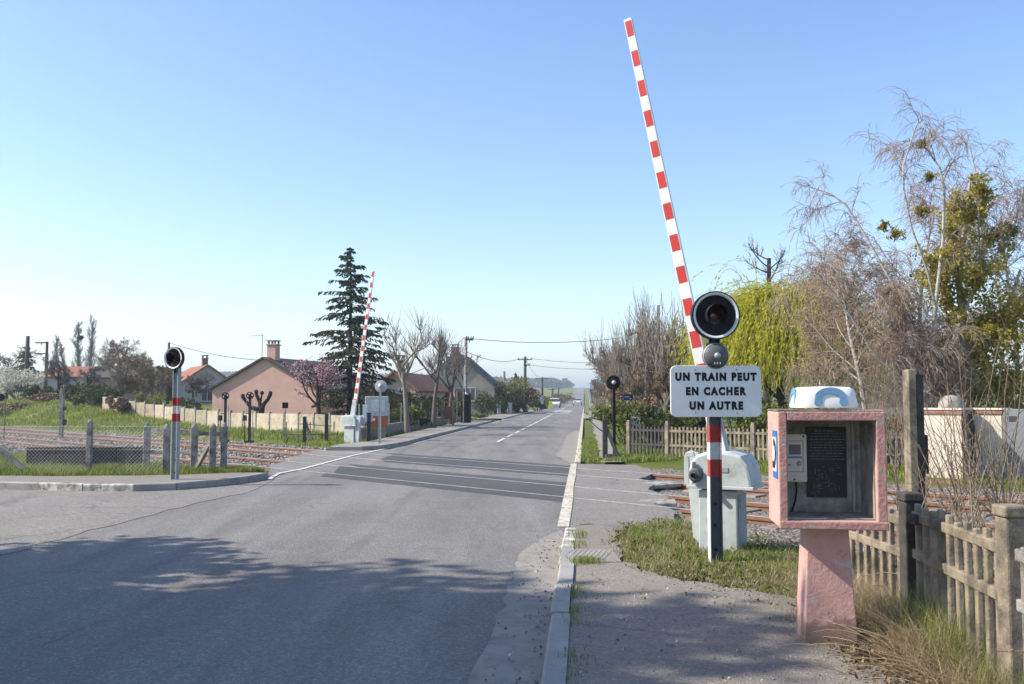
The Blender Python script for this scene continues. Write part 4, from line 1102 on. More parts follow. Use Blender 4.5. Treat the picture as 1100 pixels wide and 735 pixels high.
def leaf_part(root, name, C, size, mat, aspect=.6, up=0.):
    v, f = leaves(C, size, aspect, up); return MB().arr(v, f).build(name, mat, root)


def bare_tree(name, label, cat, loc, h, r0, specs, wood='bark', twig='twig', group=None, nw=2, rot=None, tk=3, **kw):
    t = empty(name, loc, rng.uniform(0, 6) if rot is None else rot, label, cat, group)
    q, rr, nets = make_tree(h, r0, specs, **kw)
    put(t, 'trunk', [[(q, rr)]] + nets[:nw], wood, 6); put(t, 'crown', nets[nw:], twig, tk)
    return t, q, nets


def blob_pts(n, c, rad, shell=.5):
    d = rng.normal(size=(n, 3)); d /= np.linalg.norm(d, axis=1, keepdims=True)
    return np.array(c) + d * np.array(rad) * (rng.uniform(shell, 1, (n, 1)) ** .7)


def bush(name, label, cat, loc, size, mat, n=1400, leaf=.07, clumps=9, wood='bark', group=None, twigs=True, lumpy=.55):
    t = empty(name, loc, rng.uniform(0, 6), label, cat, group); sx, sy, sz = size; P = []; st = []
    for k in range(clumps):
        c = np.array([rng.uniform(-1, 1) * sx * .5, rng.uniform(-1, 1) * sy * .5, sz * rng.uniform(.3, .75)]); r = lumpy * rng.uniform(.6, 1.1)
        P.append(blob_pts(n // clumps, c, (sx * .5 * r, sy * .5 * r, sz * .42 * r), .35)); st.append((limb((c[0] * .2, c[1] * .2, -.05), c, np.linalg.norm(c) * 1.1, 4, .1, 0.05), np.linspace(.035, .012, 5)))
    leaf_part(t, 'foliage', np.concatenate(P), leaf, mat)
    put(t, 'stems', [st], wood, 5); return t


# ---- right: pollarded row along the verge
POL = [dict(n=9, L=.72, ang=50, t0=.28, t1=1., rr=.7, up=.10, seg=4, wig=.14, tap=.1), dict(n=6, L=.62, ang=44, t0=.25, rr=.6, up=.08, seg=4, wig=.2),
       dict(n=9, L=.55, ang=48, t0=.25, rr=.5, up=.05, seg=3, wig=.2, rmin=.011), dict(n=13, L=.6, ang=45, t0=.15, rr=.5, up=.06, seg=3, wig=.18, rmin=.008), ]
wh = ['first', 'second', 'third', 'fourth', 'fifth']
for k, (Y, px, h) in enumerate(((40, 714, 2.8), (44, 693, 3.0), (51, 679, 3.1), (60, 668, 3.3), (72, 659, 3.5))):
    t, q, nets = bare_tree('pollarded_tree', 'dense brown pollarded tree, ' + wh[k] + ' along the verge counted from the white picket fence', 'tree', (hx(px, Y), Y, .0), h, .2, POL, 'bark', 'twig', 'pollarded trees along the right verge', nw=2)
    st = [(limb(p[-1] if rng.random() < .6 else p[len(p) // 2], (rng.normal() * .22, rng.normal() * .22, 1), rng.uniform(.8, 2.0), 3, .05, .03), np.linspace(.015, .008, 4)) for L in nets[1:2] for p, _ in L for _k in range(7)]
    put(t, 'shoots', [st], 'twigg', 3)
FARP = [dict(n=6, L=.6, ang=52, t0=.6, rr=.7, up=.08, seg=3), dict(n=6, L=.6, ang=48, t0=.25, rr=.55, up=.05, seg=3, rmin=.02), dict(n=8, L=.6, ang=45, t0=.2, rr=.6, up=.03, seg=2, rmin=.018), dict(n=9, L=.8, ang=45, t0=.1, rr=.7, seg=2, rmin=.018)]
proto = None
for k, Y in enumerate((96, 108, 121, 135, 151, 170, 192, 218, 248, 285)):
    loc = (road_r(Y) + 2.3, Y, T(road_r(Y) + 2.3, Y))
    lab = 'small round-headed bare avenue tree right of the road, ' + ('nearest' if k == 0 else 'farthest' if k == 9 else 'nth'.replace('nth', ['', 'second', 'third', 'fourth', 'fifth', 'sixth', 'seventh', 'eighth', 'ninth'][k] + ' away')) + ' of ten'
    if proto is None: proto, _, _ = bare_tree('avenue_tree', lab, 'tree', loc, 2.7, .16, FARP, 'bark', 'twig', 'far avenue trees', nw=2); t = proto
    else: t = dup(proto, loc, rng.uniform(0, 6), lab, sc=rng.uniform(.85, 1.12))
# taller bare trees behind
BARE = [dict(n=7, L=.55, ang=42, t0=.3, rr=.6, up=.06, seg=5, wig=.14), dict(n=7, L=.55, ang=45, t0=.25, rr=.5, up=.05, seg=4, wig=.18), dict(n=8, L=.5, ang=45, t0=.2, rr=.5, up=.03, seg=3, wig=.2, rmin=.011), dict(n=9, L=.55, ang=42, t0=.2, rr=.55, up=.02, seg=3, wig=.2, rmin=.008)]
bare_tree('bare_tree', 'dark bare tree just behind the telegraph pole at the verge', 'tree', (hx(735, 58), 58, 0), 5.4, .2, BARE, 'bark', 'twigg')
bare_tree('bare_tree', 'wide bare tree between the pollard row and the road sign board', 'tree', (hx(765, 50), 50, 0), 4.2, .17, BARE, 'bark', 'twigg')
# dark pollard rising above the willow
PD = [dict(n=13, L=.30, ang=72, t0=.62, rr=.4, up=.14, seg=4, wig=.1, tap=.5), dict(n=8, L=.5, ang=45, t0=.3, rr=.55, up=.14, seg=3, wig=.15), dict(n=8, L=.5, ang=40, t0=.3, rr=.6, up=.12, seg=3, wig=.15, rmin=.012)]
Y = 55; bare_tree('bare_tree', 'dark candelabra-shaped bare tree top rising above the willow', 'tree', (hx(824, Y), Y, 0), hz(276, Y), .26, PD, 'barkd', 'twigg', nw=2, tup=.02, wig=.03)
# ---- willow
def willow(label, loc, h, spread, n=3400):
    t = empty('weeping_willow', loc, 0, label, 'tree')
    sp = [dict(n=8, L=.8, ang=40, t0=.5, rr=.6, up=.09, seg=5, wig=.12, tap=.1), dict(n=7, L=.6, ang=50, t0=.25, rr=.5, up=.05, seg=4, wig=.2)]
    q, rr, nets = make_tree(h * .5, .24, sp); put(t, 'trunk', [[(q, rr)]] + nets, 'barkd', 6)
    st, lv, ld = [], [], []
    for k in range(n):
        a = rng.uniform(0, 2 * PI); r = spread * math.sqrt(rng.random()); zt = h * (.42 + .55 * math.sqrt(max(0, 1 - (r / spread) ** 2))) * rng.uniform(.86, 1.03)
        p = np.array([r * math.cos(a), r * math.sin(a), zt]); L = zt * rng.uniform(.3, .85); out = np.array([math.cos(a), math.sin(a), .5]) * rng.uniform(.3, 1.2)
        pts = [p]; d = unit(out + rng.normal(size=3) * .2)
        for i in range(7): d = unit(d + np.array([0, 0, -.42]) + rng.normal(size=3) * .13); pts.append(pts[-1] + d * L / 7)
        pts = np.array(pts); st.append((pts, np.linspace(.008, .004, 8)))
        m_ = int(L * 13); f = rng.uniform(0, 6.99, m_); i = f.astype(int); c = pts[i] + (pts[i + 1] - pts[i]) * (f - i)[:, None] + rng.normal(size=(m_, 3)) * .025
        lv.append(c); ld.append(pts[i + 1] - pts[i])
    put(t, 'strands', [st], 'willow', 3); C = np.concatenate(lv); D = np.concatenate(ld); D /= np.linalg.norm(D, axis=1, keepdims=True)
    v, f = leaves(C, .08, .2, 0, .4, D); MB().arr(v, f).build('leaves', 'willow', t); return t


Y = 36; willow('yellow-green weeping willow behind the white picket fence', (hx(846, Y), Y, 0), hz(303, Y), 2.4)
# ---- birches
def birch(label, loc, h, r0, lean, nb=13, hang=1.0, twigs=5, mistle=0, name='birch_tree', wood='birch', seed=None, big=None):
    t = empty(name, loc, 0, label, 'tree')
    sp = [dict(n=nb, L=.42, ang=46, t0=.28, rr=.42, up=.03, seg=6, wig=.10, tap=.55), dict(n=8, L=.45, ang=48, t0=.2, rr=.5, up=-.02, seg=4, wig=.16, rmin=.006)]
    q, rr, nets = make_tree(h, r0, sp, lean=lean, wig=.05, tseg=8, tup=.03, r1=.02)
    if big: nets[0] += big
    for b in (big or []): branch(b[0], b[1], 1, [sp[0], dict(n=12, L=.5, ang=50, t0=.3, rr=.5, up=.0, seg=4, wig=.16, rmin=.006)], nets, 2.0)
    put(t, 'trunk', [[(q, rr)], nets[0]], wood, 6); hang_l = []; fine = []
    for p, r in nets[1] + nets[0]:
        for k in range(twigs):
            f = rng.uniform(.2, 1) * (len(p) - 1.001); i = int(f); c = p[i] + (p[i + 1] - p[i]) * (f - i); d = unit(rng.normal(size=3) * .6 + unit(p[i + 1] - p[i]) * .6 + np.array([0, 0, .25]))
            L = rng.uniform(.3, .8) * hang; pts = [c]
            for s_ in range(5): d = unit(d + np.array([0, 0, -.36 * hang]) + rng.normal(size=3) * .14); pts.append(pts[-1] + d * L / 5)
            pts = np.array(pts); hang_l.append((pts, np.linspace(.0055, .0038, 6)))
            for m_ in range(3):
                j = rng.integers(0, 5); e = limb(pts[j], unit(pts[j + 1] - pts[j]) + rng.normal(size=3) * .5, L * rng.uniform(.25, .5), 3, .15, -.12); fine.append((e, np.linspace(.0044, .0034, 4)))
    put(t, 'branches', [nets[1]], 'twigr', 4); put(t, 'hanging_twigs', [hang_l, fine], 'twigr', 3)
    return t, nets


def mistletoe(root, p, r, n=260):
    st = [(limb(p, rng.normal(size=3), r * .9, 3, .2, 0), np.linspace(.006, .004, 4)) for _ in range(26)]
    o = put(root, 'mistletoe', [st], 'mist', 3); o['label'] = 'round yellow-green mistletoe ball'
    C = along([st], max(4, n // 26)) + rng.normal(size=(max(4, n // 26) * 26, 3)) * r * .16
    v, f = leaves(C, .045, .35); MB().arr(v, f).build('mistletoe_leaves', 'mist', o)


Y = 21.5
xb = hx(1003, Y); big = []
def arc(pts, r0, r1):
    P = np.array([(hx(px, Y + dy) - xb, dy, hz(py, Y + dy)) for px, py, dy in pts]); P[1:, :] += rng.normal(size=(len(P) - 1, 3)) * .04; return (P, np.linspace(r0 * .72, r1 * .8, len(P)))
big.append(arc([(1003, 470, 0), (1006, 400, 0), (1010, 330, 0), (1018, 260, 0), (1026, 205, 0), (1020, 178, .1), (1004, 162, .2), (985, 155, .3), (958, 157, .4)], .085, .010))
big.append(arc([(1006, 420, 0), (985, 360, .2), (960, 300, .5), (935, 250, .8), (915, 222, 1.), (898, 207, 1.1), (885, 206, 1.2), (878, 222, 1.2), (876, 240, 1.2)], .06, .008))
big.append(arc([(1010, 330, 0), (1000, 290, -.2), (985, 245, -.3), (976, 205, -.4), (982, 175, -.5), (992, 140, -.5), (998, 126, -.5), (1006, 134, -.5), (1010, 150, -.5)], .04, .006))
big.append(arc([(1003, 440, 0), (1015, 390, .3), (1040, 340, .5), (1058, 290, .6), (1062, 250, .6), (1058, 200, .6), (1052, 170, .6), (1051, 160, .6), (1050, 148, .6)], .06, .008))
big.append(arc([(1004, 450, 0), (975, 410, -.4), (945, 380, -.6), (915, 340, -.6), (895, 310, -.5), (880, 290, -.5), (868, 290, -.5), (862, 300, -.5), (858, 318, -.5)], .05, .006))
big.append(arc([(1058, 300, .6), (1080, 270, .5), (1096, 240, .4), (1105, 215, .3), (1112, 200, .3), (1118, 195, .3), (1124, 200, .2), (1128, 215, .2), (1130, 230, .2)], .04, .006))
t, nets = birch('tall arching birch with white limbs and reddish hanging twigs, behind the trackside cabinets', (xb, Y, 0), 3.9, .12, (-.03, 0, 1), nb=13, twigs=11, big=big)
for px, py, r, dy in ((1002, 153, .14, .1), (1003, 192, .12, -.2), (993, 228, .2, -.2), (975, 248, .24, .3), (962, 240, .15, .4), (1043, 247, .2, .5), (1088, 249, .26, .4), (960, 311, .15, .2)):
    mistletoe(t, (hx(px, Y) - xb, dy, hz(py, Y)), r)
Y = 23.0; birch('shorter birch with reddish drooping twigs, between telephone post and tall concrete post', (hx(935, Y), Y, 0), 5.3, .09, (-.02, 0, 1), nb=22, twigs=6, hang=.8)
Y = 25.0; birch('slender birch thicket tree standing right behind the telephone roof lamp', (hx(900, Y), Y, 0), 4.6, .07, (.03, 0, 1), nb=18, twigs=6, hang=.8)
Y = 24.5; birch('leaning birch between the two cream cabinets, half hidden by ivy', (hx(975, Y), Y, 0), 6.6, .09, (.05, 0, 1), nb=20, twigs=8, hang=.9)
Y = 23.5; birch('pale birch at the edge beyond the ivy-clad tree', (hx(1100, Y), Y, 0), 6.3, .08, (-.03, 0, 1), nb=20, twigs=8, hang=.9)
# ---- ivy-clad tree
Y = 22.3; xi = hx(1050, Y); t = empty('ivy_clad_tree', (xi, Y, 0), 0, 'leaning tree smothered in green ivy and mistletoe above the cabinets', 'tree')
def ip(px, py, dy=0.): return np.array([hx(px, Y) - xi, dy, hz(py, Y)])
tr = [(np.array([ip(1050, 520), ip(1048, 440), ip(1042, 370), ip(1035, 300), ip(1045, 240), ip(1052, 190)]), np.linspace(.16, .03, 6)), (np.array([ip(1046, 400), ip(1072, 360), ip(1092, 320), ip(1103, 290)]), np.linspace(.09, .03, 4)), (np.array([ip(1040, 350), ip(1015, 310), ip(1005, 290)]), np.linspace(.07, .03, 3))]
put(t, 'trunk', [tr], 'birch', 6); C = []
for px, py, rx, rz_2, n in ((1057, 215, 18, 18, 700), (1040, 228, 22, 16, 600), (1048, 262, 30, 22, 900), (1020, 283, 22, 18, 650), (1035, 300, 34, 26, 1200), (1008, 300, 14, 22, 450), (1055, 335, 30, 34, 1300), (1075, 330, 26, 30, 900), (1042, 375, 36, 34, 1600), (1075, 395, 34, 36, 1700), (1030, 415, 28, 30, 1100), (1060, 425, 40, 30, 1700), (1090, 430, 26, 36, 1100), (1012, 385, 14, 26, 450), (1095, 360, 18, 30, 600)):
    c = ip(px, py, rng.uniform(-.4, .3)); C.append(blob_pts(int(n * .42), c, (rx * Y / 1000 * 1.05, .45, rz_2 * Y / 1000 * 1.05), .25))
    for k in range(9): C.append(blob_pts(n // 12, c + rng.normal(size=3) * np.array([rx, 18, rz_2]) * Y / 1000 * .75, (.2, .2, .22), .2))
leaf_part(t, 'ivy', np.concatenate(C), .046, 'ivy', .75)
for px, py, r in ((1057, 208, .3), (1035, 232, .34), (1088, 250, .26), (1012, 278, .3)): mistletoe(t, ip(px, py, -.3), r, 420)
# ---- bare saplings in front of the cabinets
def stems(label, loc, n, h, spread, mat='twigp', name='bare_sapling', r=.009):
    t = empty(name, loc, 0, label, 'shrub'); a, b = [], []
    for k in range(n):
        p0 = (rng.normal() * spread * .35, rng.normal() * spread * .25, -.05); q = limb(p0, (rng.normal() * .28, rng.normal() * .2, 1), h * rng.uniform(.5, 1.1), 7, .07, .02); rr = np.linspace(r * rng.uniform(.7, 1.3), .003, 8); a.append((q, rr))
        nets = [[]]; branch(q, rr, 0, [dict(n=7, L=.32, ang=38, t0=.25, rr=.55, up=.05, seg=4, wig=.12, rmin=.0026)], nets, h); b += nets[0]
    put(t, 'stems', [a], mat, 5); put(t, 'side_twigs', [b], mat, 3); return t


stems('pale bare sapling thicket growing behind the picket fence before the cabinets', (3.75, 7.6, 0), 22, 1.75, 1.1, 'twig')
stems('thin bare stems growing behind the fence, close to the tall post', (3.15, 6.9, 0), 6, 1.5, .45, 'twigg')
stems('bare stems leaning over the fence corner beneath the birch', (4.3, 8.3, 0), 18, 2.2, 1.0, 'twig')
for px, Y, n_, h_, sp_w, mt, lab in ((955, 20.5, 24, 2.4, 1.6, 'twig', 'grey-brown bare thicket beside the low grey shed'), (915, 24, 22, 2.6, 1.8, 'twigg', 'tangled bare thicket behind the white picket fence near the telephone post'), (1010, 20.6, 20, 2.5, 1.8, 'twigg', 'bare thicket rising behind the first cream cabinet'), (1075, 20.8, 20, 2.4, 1.8, 'twig', 'bare thicket rising behind the second cream cabinet'), (985, 27, 40, 3.3, 2.6, 'twigg', 'tall bare thicket hiding the pale building'), (930, 30, 40, 3.2, 2.8, 'twig', 'bare thicket between willow and pale building'), (1050, 14.5, 14, 1.5, 1.0, 'twigp', 'thin straw-coloured stems by the tracks before the cabinets')):
    stems(lab, (hx(px, Y), Y, 0), n_, h_, sp_w, mt, 'bare_thicket', .012)
for px, Y, sz, mt, lab in ((925, 27, (3.4, 1.4, 1.3), 'litter', 'low brown scrub behind the white picket fence end'), (985, 24, (3.6, 1.4, 1.2), 'litter', 'low brown scrub behind the tall concrete post'), (1060, 24, (4., 1.4, 1.6), 'hedge', 'dark ivy undergrowth behind the cream cabinets')):
    bush('shrub', lab, 'shrub', (hx(px, Y), Y, 0), sz, mt, 1800, .06)
# bramble tangle behind fence
t = empty('bramble', (3.1, 5.8, 0), 0, 'dry tangled bramble canes behind the broken picket fence', 'bramble'); L = []
for k in range(110):
    p = (rng.uniform(-.25, .9), rng.uniform(-1.8, 1.8), 0); L.append((limb(p, (rng.normal() * .8, rng.normal() * .8, 1), rng.uniform(.5, 1.1), 7, .16, -.16), np.linspace(.005, .0025, 8)))
put(t, 'canes', [L], 'twigp', 4); C = along([L], 5) + rng.normal(size=(len(L) * 5, 3)) * .03; leaf_part(t, 'dead_leaves', C, .028, 'litter')
# evergreen shrubs at right distance
for px, Y, s, mat, lab in ((672, 31, (2.0, 1.4, 1.7), 'shrub', 'fresh green shrub behind the picket fence, below the pollard row'), (700, 30, (1.8, 1.3, 1.5), 'hedge', 'dark green shrub beside the telegraph pole foot'), (728, 30, (1.7, 1.3, 1.45), 'shrub', 'green shrub tucked behind the road sign, over the picket fence'), (792, 30, (2.2, 1.4, 2.0), 'hedge', 'dark ivy shrub under the willow left side'), (815, 29, (1.5, 1.2, 1.7), 'shrub', 'yellowish ivy shrub between willow and telephone post'), (752, 31, (2.0, 1.4, 1.3), 'hedge', 'low dark shrub behind fence, between sign and willow'), (870, 32, (2.4, 1.5, 1.8), 'bud', 'brownish budding shrub right of the willow'), (690, 43, (3.4, 2., 2.3), 'litter', 'brown scrub under the nearest pollards of the verge row'), (672, 55, (3.6, 2., 2.4), 'litter', 'brown scrub under the middle pollards of the verge row'), (722, 46, (3.2, 1.6, 2.1), 'bud', 'olive scrub beside the telegraph pole, behind the dark green shrub')):
    bush('shrub', lab, 'shrub', (hx(px, Y), Y, 0), s, mat, 1700, .06)
# ---- left side of road
POLL = [dict(n=6, L=.52, ang=44, t0=.55, t1=.98, rr=.75, up=.14, seg=4, wig=.1, tap=.1), dict(n=3, L=.55, ang=38, t0=.5, rr=.75, up=.12, seg=3, wig=.12, end=.8), dict(n=6, L=.62, ang=32, t0=.6, rr=.3, up=.18, seg=4, wig=.08, rmin=.008, tap=0), dict(n=5, L=.5, ang=25, t0=.2, rr=.5, up=.12, seg=3, wig=.1, rmin=.006)]
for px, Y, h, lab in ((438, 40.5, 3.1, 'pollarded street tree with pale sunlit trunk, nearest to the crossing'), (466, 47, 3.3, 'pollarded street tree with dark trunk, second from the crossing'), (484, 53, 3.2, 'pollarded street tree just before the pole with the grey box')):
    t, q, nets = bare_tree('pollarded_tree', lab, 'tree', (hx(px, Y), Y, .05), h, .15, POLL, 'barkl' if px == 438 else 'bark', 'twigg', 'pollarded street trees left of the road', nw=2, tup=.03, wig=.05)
    st = [(limb(p[min(len(p) - 1, 1 + _k % 3)], (rng.normal() * .6, rng.normal() * .6, 1), rng.uniform(.5, 1.35), 4, .08, .07), np.linspace(.013, .007, 5)) for L in nets[1:2] for p, _ in L for _k in range(9)]
    put(t, 'shoots', [st], 'twigg', 3)
bare_tree('bare_tree', 'small bare tree before the grey gabled house', 'tree', (hx(502, 66), 66, .05), 3.4, .12, POLL, 'bark', 'twig')
# spruce
def spruce(label, loc, h, wid, name='spruce_tree', tiers=30, per=7, droop=.35, low=.12):
    t = empty(name, loc, 0, label, 'tree'); q = np.array([(0, 0, -.1), (.03, 0, h * .35), (0, .02, h * .7), (0, 0, h)])
    put(t, 'trunk', [[(q, np.array([.17, .13, .07, .012]))]], 'barkd', 7); br, tw, C, D = [], [], [], []
    for k in range(tiers):
        f = (k + rng.random() * .5) / tiers; L0 = wid * (1 - f) ** .8 * (1 if f > .08 else .85) + .1
        for j in range(per):
            a = rng.uniform(0, 2 * PI); L = L0 * rng.uniform(.4, 1.2); n = 6; z = h * min(.99, low + (1 - low) * f + rng.normal() * .022)
            d = np.array([math.cos(a), math.sin(a), .30 - .25 * (1 - f)]); pts = [np.array([0, 0, z])]
            for i in range(n): d = unit(d + np.array([0, 0, -.07 + .05 * (i > 3)]) + rng.normal(size=3) * .04); pts.append(pts[-1] + d * L / n)
            pts = np.array(pts); br.append((pts, np.linspace(.022, .006, n + 1)))
            m_ = int(L * 10) + 4
            for s_ in range(m_):
                g_ = rng.uniform(.12, .999) * n; i = min(int(g_), n - 1); c = pts[i] + (pts[i + 1] - pts[i]) * (g_ - i); tan = unit(pts[i + 1] - pts[i]); sd = unit(np.cross(tan, [0, 0, 1])) * (1 if s_ % 2 else -1)
                dd_ = unit(tan * .6 + sd * .7 + np.array([0, 0, -droop]) + rng.normal(size=3) * .15); l = rng.uniform(.18, .42) * (1.1 - .5 * g_ / n) * min(1, L)
                e = limb(c, dd_, l, 3, .08, -droop * .35); tw.append((e, np.linspace(.006, .003, 4)))
                for u in np.linspace(.1, 1, 5): ii = min(int(u * 3), 2); C.append(e[ii] + (e[ii + 1] - e[ii]) * (u * 3 - ii)); D.append(e[ii + 1] - e[ii])
    put(t, 'branches', [br, tw], 'barkd', 3); C = np.array(C); D = np.array(D); D /= np.linalg.norm(D, axis=1, keepdims=True) + 1e-9
    v, f = leaves(np.concatenate([C, C]), .085, .38, 0, .3, np.concatenate([D, D + rng.normal(size=D.shape) * .5])); MB().arr(v, f).build('needles', 'needle', t); return t


Y = 50; z0 = .15; spruce('tall dark spruce with open tiers of branches behind the raised far barrier', (hx(375, Y), Y, z0), hz(266, Y) - z0, 3.3, tiers=36, per=6, low=.05)
# blossom tree
Y = 47; z0 = .1; sp = [dict(n=7, L=.85, ang=48, t0=.45, rr=.6, up=.08, seg=5, wig=.14, tap=.2), dict(n=7, L=.55, ang=45, t0=.25, rr=.5, up=.05, seg=4, wig=.18), dict(n=6, L=.5, ang=42, t0=.2, rr=.55, up=.03, seg=3, wig=.2, rmin=.006)]
t, q, nets = bare_tree('blossom_tree', 'pink blossoming tree with forked dark trunk before the pink house', 'tree', (hx(343, Y), Y, z0), 2.35, .15, sp, 'barkd', 'barkd', nw=2, rot=1.)
C = along(nets[1:], 8); C = C[rng.random(len(C)) < .6]; leaf_part(t, 'blossom', C + rng.normal(size=C.shape) * .05, .045, 'pinkbl', .8)
# pollard stump
Y = 48.; t = empty('pollard_stump', (hx(279, Y), Y, T(hx(279, Y), Y)), 0, 'black knobbly pollarded stump tree with no twigs before the pink wall', 'tree'); L = []; zb = T(hx(279, Y), Y)
def sp_(px, py): return np.array([hx(px, Y) - hx(279, Y), rng.normal() * .05, hz(py, Y) - zb])
for P, r in (([(279, 470), (280, 445), (281, 438)], (.2, .17, .16)), ([(280, 441), (283, 434), (287, 429), (290, 423)], (.15, .12, .10, .12)), ([(280, 441), (278, 432), (275, 424), (274.5, 421)], (.14, .11, .10, .12)), ([(279, 440), (272, 438), (268, 439)], (.12, .09, .06)), ([(277, 440), (270, 438), (264, 432), (260, 426)], (.13, .10, .09, .11)), ([(279, 434), (280.5, 426), (281, 423)], (.07, .05, .05))):
    L.append((np.array([sp_(*p) for p in P]), np.array(r) * .9))
put(t, 'trunk', [L], 'barkd', 8); kn = MB()
for px, py in ((290, 422), (274.5, 420.5), (260, 425), (281, 422)):
    c = sp_(px, py); kn.lathe([(0, -.11), (.09, -.07), (.11, 0), (.08, .07), (0, .1)], 8, 'Z', c)
kn.build('knob', 'barkd', t, sm=True)
# far left group
def dz(px, Y): return T(hx(px, Y), Y)
Y = 88; spruce('dark fir at the far left behind the tall dark pole', (hx(27, Y), Y, dz(27, Y)), hz(370, Y) - dz(27, Y), 1.6, 'fir_tree', 18, 9, .3, .1)
POP = [dict(n=60, L=.21, ang=27, t0=.1, rr=.25, up=.14, seg=4, wig=.06, tap=.5, rmin=.016), dict(n=10, L=.55, ang=26, t0=.1, rr=.6, up=.1, seg=3, wig=.1, rmin=.014), dict(n=6, L=.6, ang=28, t0=.1, rr=.7, seg=2, rmin=.013)]
for px, Y, top, lab in ((84.5, 120, 352, 'slim pale poplar with a dark nest near its top'), (96, 120, 349, 'fuller pale poplar next to the poplar with the nest'), (57, 130, 366, 'thin pale poplar left of the tall poplar pair'), (67, 135, 373, 'smallest pale poplar, between the bracket pole and the tall poplars')):
    t, q, nets = bare_tree('poplar_tree', lab, 'tree', (hx(px, Y), Y, dz(px, Y)), hz(top, Y) - dz(px, Y), .16, POP, 'twigg', 'twigg', 'poplars behind the far houses', nw=1, tup=.01, wig=.02)
    if px == 84.5: leaf_part(t, 'nest', blob_pts(160, (0.1, 0, (hz(top, Y) - dz(px, Y)) * .86), (.35, .35, .3), .2), .12, 'barkd')
OR = [dict(n=6, L=.75, ang=55, t0=.5, rr=.65, up=.04, seg=5, wig=.2, tap=.1), dict(n=7, L=.6, ang=50, t0=.25, rr=.55, up=.05, seg=4, wig=.22), dict(n=9, L=.58, ang=48, t0=.2, rr=.5, up=.04, seg=3, wig=.2, rmin=.014), dict(n=12, L=.6, ang=48, t0=.1, rr=.6, up=.03, seg=3, rmin=.013)]
for px, Y, h, lab, tw in ((62, 70, 2.0, 'dark spreading orchard tree before the long red-roofed house', 'twigg'), (92, 68, 1.9, 'dark crooked orchard tree left of the big bare thicket', 'twigg'), (6, 95, 3.4, 'grey bare tree at the far left edge beside the fir', 'twigg'), (128, 80, 3.6, 'tall brown bare tree rising out of the thicket', 'twig'), (152, 74, 2.3, 'brown bare thicket tree left of the corner signal', 'twig'), (132, 66, 1.7, 'low brown bare tree over the panel wall', 'twig'), (172, 68, 1.8, 'low brown bare tree just left of the corner signal post', 'twig'), (205, 70, 2.0, 'bare garden tree between corner signal and pink house', 'twigg'), (118, 92, 3.2, 'bare tree behind the thicket by the poplars', 'twig')):
    bare_tree('bare_tree', lab, 'tree', (hx(px, Y), Y, dz(px, Y)), h, .15, OR, 'barkd' if px < 100 else 'bark', tw, nw=2)
t, q, nets = bare_tree('budding_tree', 'greenish budding tree with stout forked limbs behind the thicket', 'tree', (hx(163, 82), 82, dz(163, 82)), 2.6, .22, OR, 'bark', 'twig'); C = ends(nets[2:]); leaf_part(t, 'leaves', C[rng.random(len(C)) < .5] , .09, 'bud')
bush('blossom_bush', 'rounded white blossoming bush at far left beside the red roof', 'shrub', (hx(20, 72), 72, dz(20, 72)), (3.4, 2.6, 3.0), 'whitebl', 2600, .075, 14)
for px, Y, s, mat, lab, n in ((42, 70, (2.2, 1.5, 1.5), 'hedge', 'dark evergreen bush at the foot of the white blossom bush', 1500), (80, 66, (2.6, 1.6, 1.6), 'hedge', 'dark green bush on the bank below the orchard trees', 1600), (112, 66, (3., 1.6, 1.7), 'hedge', 'dark green bush under the brown thicket at the wall end', 1700), (97, 63, (2.4, 1.3, 1.1), 'litter', 'low brown scrub on the bank by the wall end', 1100), (60, 66, (3.2, 1.3, .9), 'litter', 'low brown scrub along the top of the green bank', 1100), (128, 56, (3.2, 1.2, 1.3), 'litter', 'brown scrub hiding the far end of the panel wall', 1500), (105, 60, (3.4, 1.4, 1.6), 'hedge', 'dark bramble mound past the end of the panel wall', 1500), (160, 64, (3., 1.4, 1.5), 'bud', 'olive bush looking over the panel wall', 1400), (200, 60, (2.8, 1.4, 1.4), 'hedge', 'dark green bush over the wall left of pink house', 1500), (8, 64, (4., 1.3, .9), 'litter', 'low brown scrub at the far left end of the bank', 1000)):
    bush('shrub', lab, 'shrub', (hx(px, Y), Y, dz(px, Y) - .1), s, mat, n, .085, 10)
# street shrubs left
for px, Y, s, mat, lab, n in ((420, 43, (2.2, .8, 1.3), 'shrub', 'green garden shrubs behind the mesh fence by the first pollard', 1500), (405, 47, (2.6, 1.4, 2.0), 'hedge', 'dark hedge behind the pale equipment cabinet', 1600), (440, 46, (2.6, .9, 1.2), 'hedge', 'dark hedge between the first two pollards', 1500), (452, 50, (3.2, 1., 2.1), 'bud', 'yellow-green hedge below the orange roofed annex', 1700), (425, 50, (2.2, 1., 1.9), 'litter', 'reddish brown hedge before the cream house', 1400),
                              (476, 60, (2.5, 1.2, 1.9), 'hedge', 'dark hedge behind the orange gate posts', 1500), (518, 76, (1.6, 1.2, 2.2), 'hedge', 'dark clipped bush by the corner of the grey house', 1300), (509, 72, (1.6, 1.2, .7), 'shrub', 'low green plants at the foot of the grey house', 900), (524, 88, (2.4, 1.6, 2.6), 'hedge', 'dark ivy bush against the right flank of the grey house', 1500)):
    bush('shrub', lab, 'shrub', (hx(px, Y), Y, .03), s, mat, n, .07, 10)
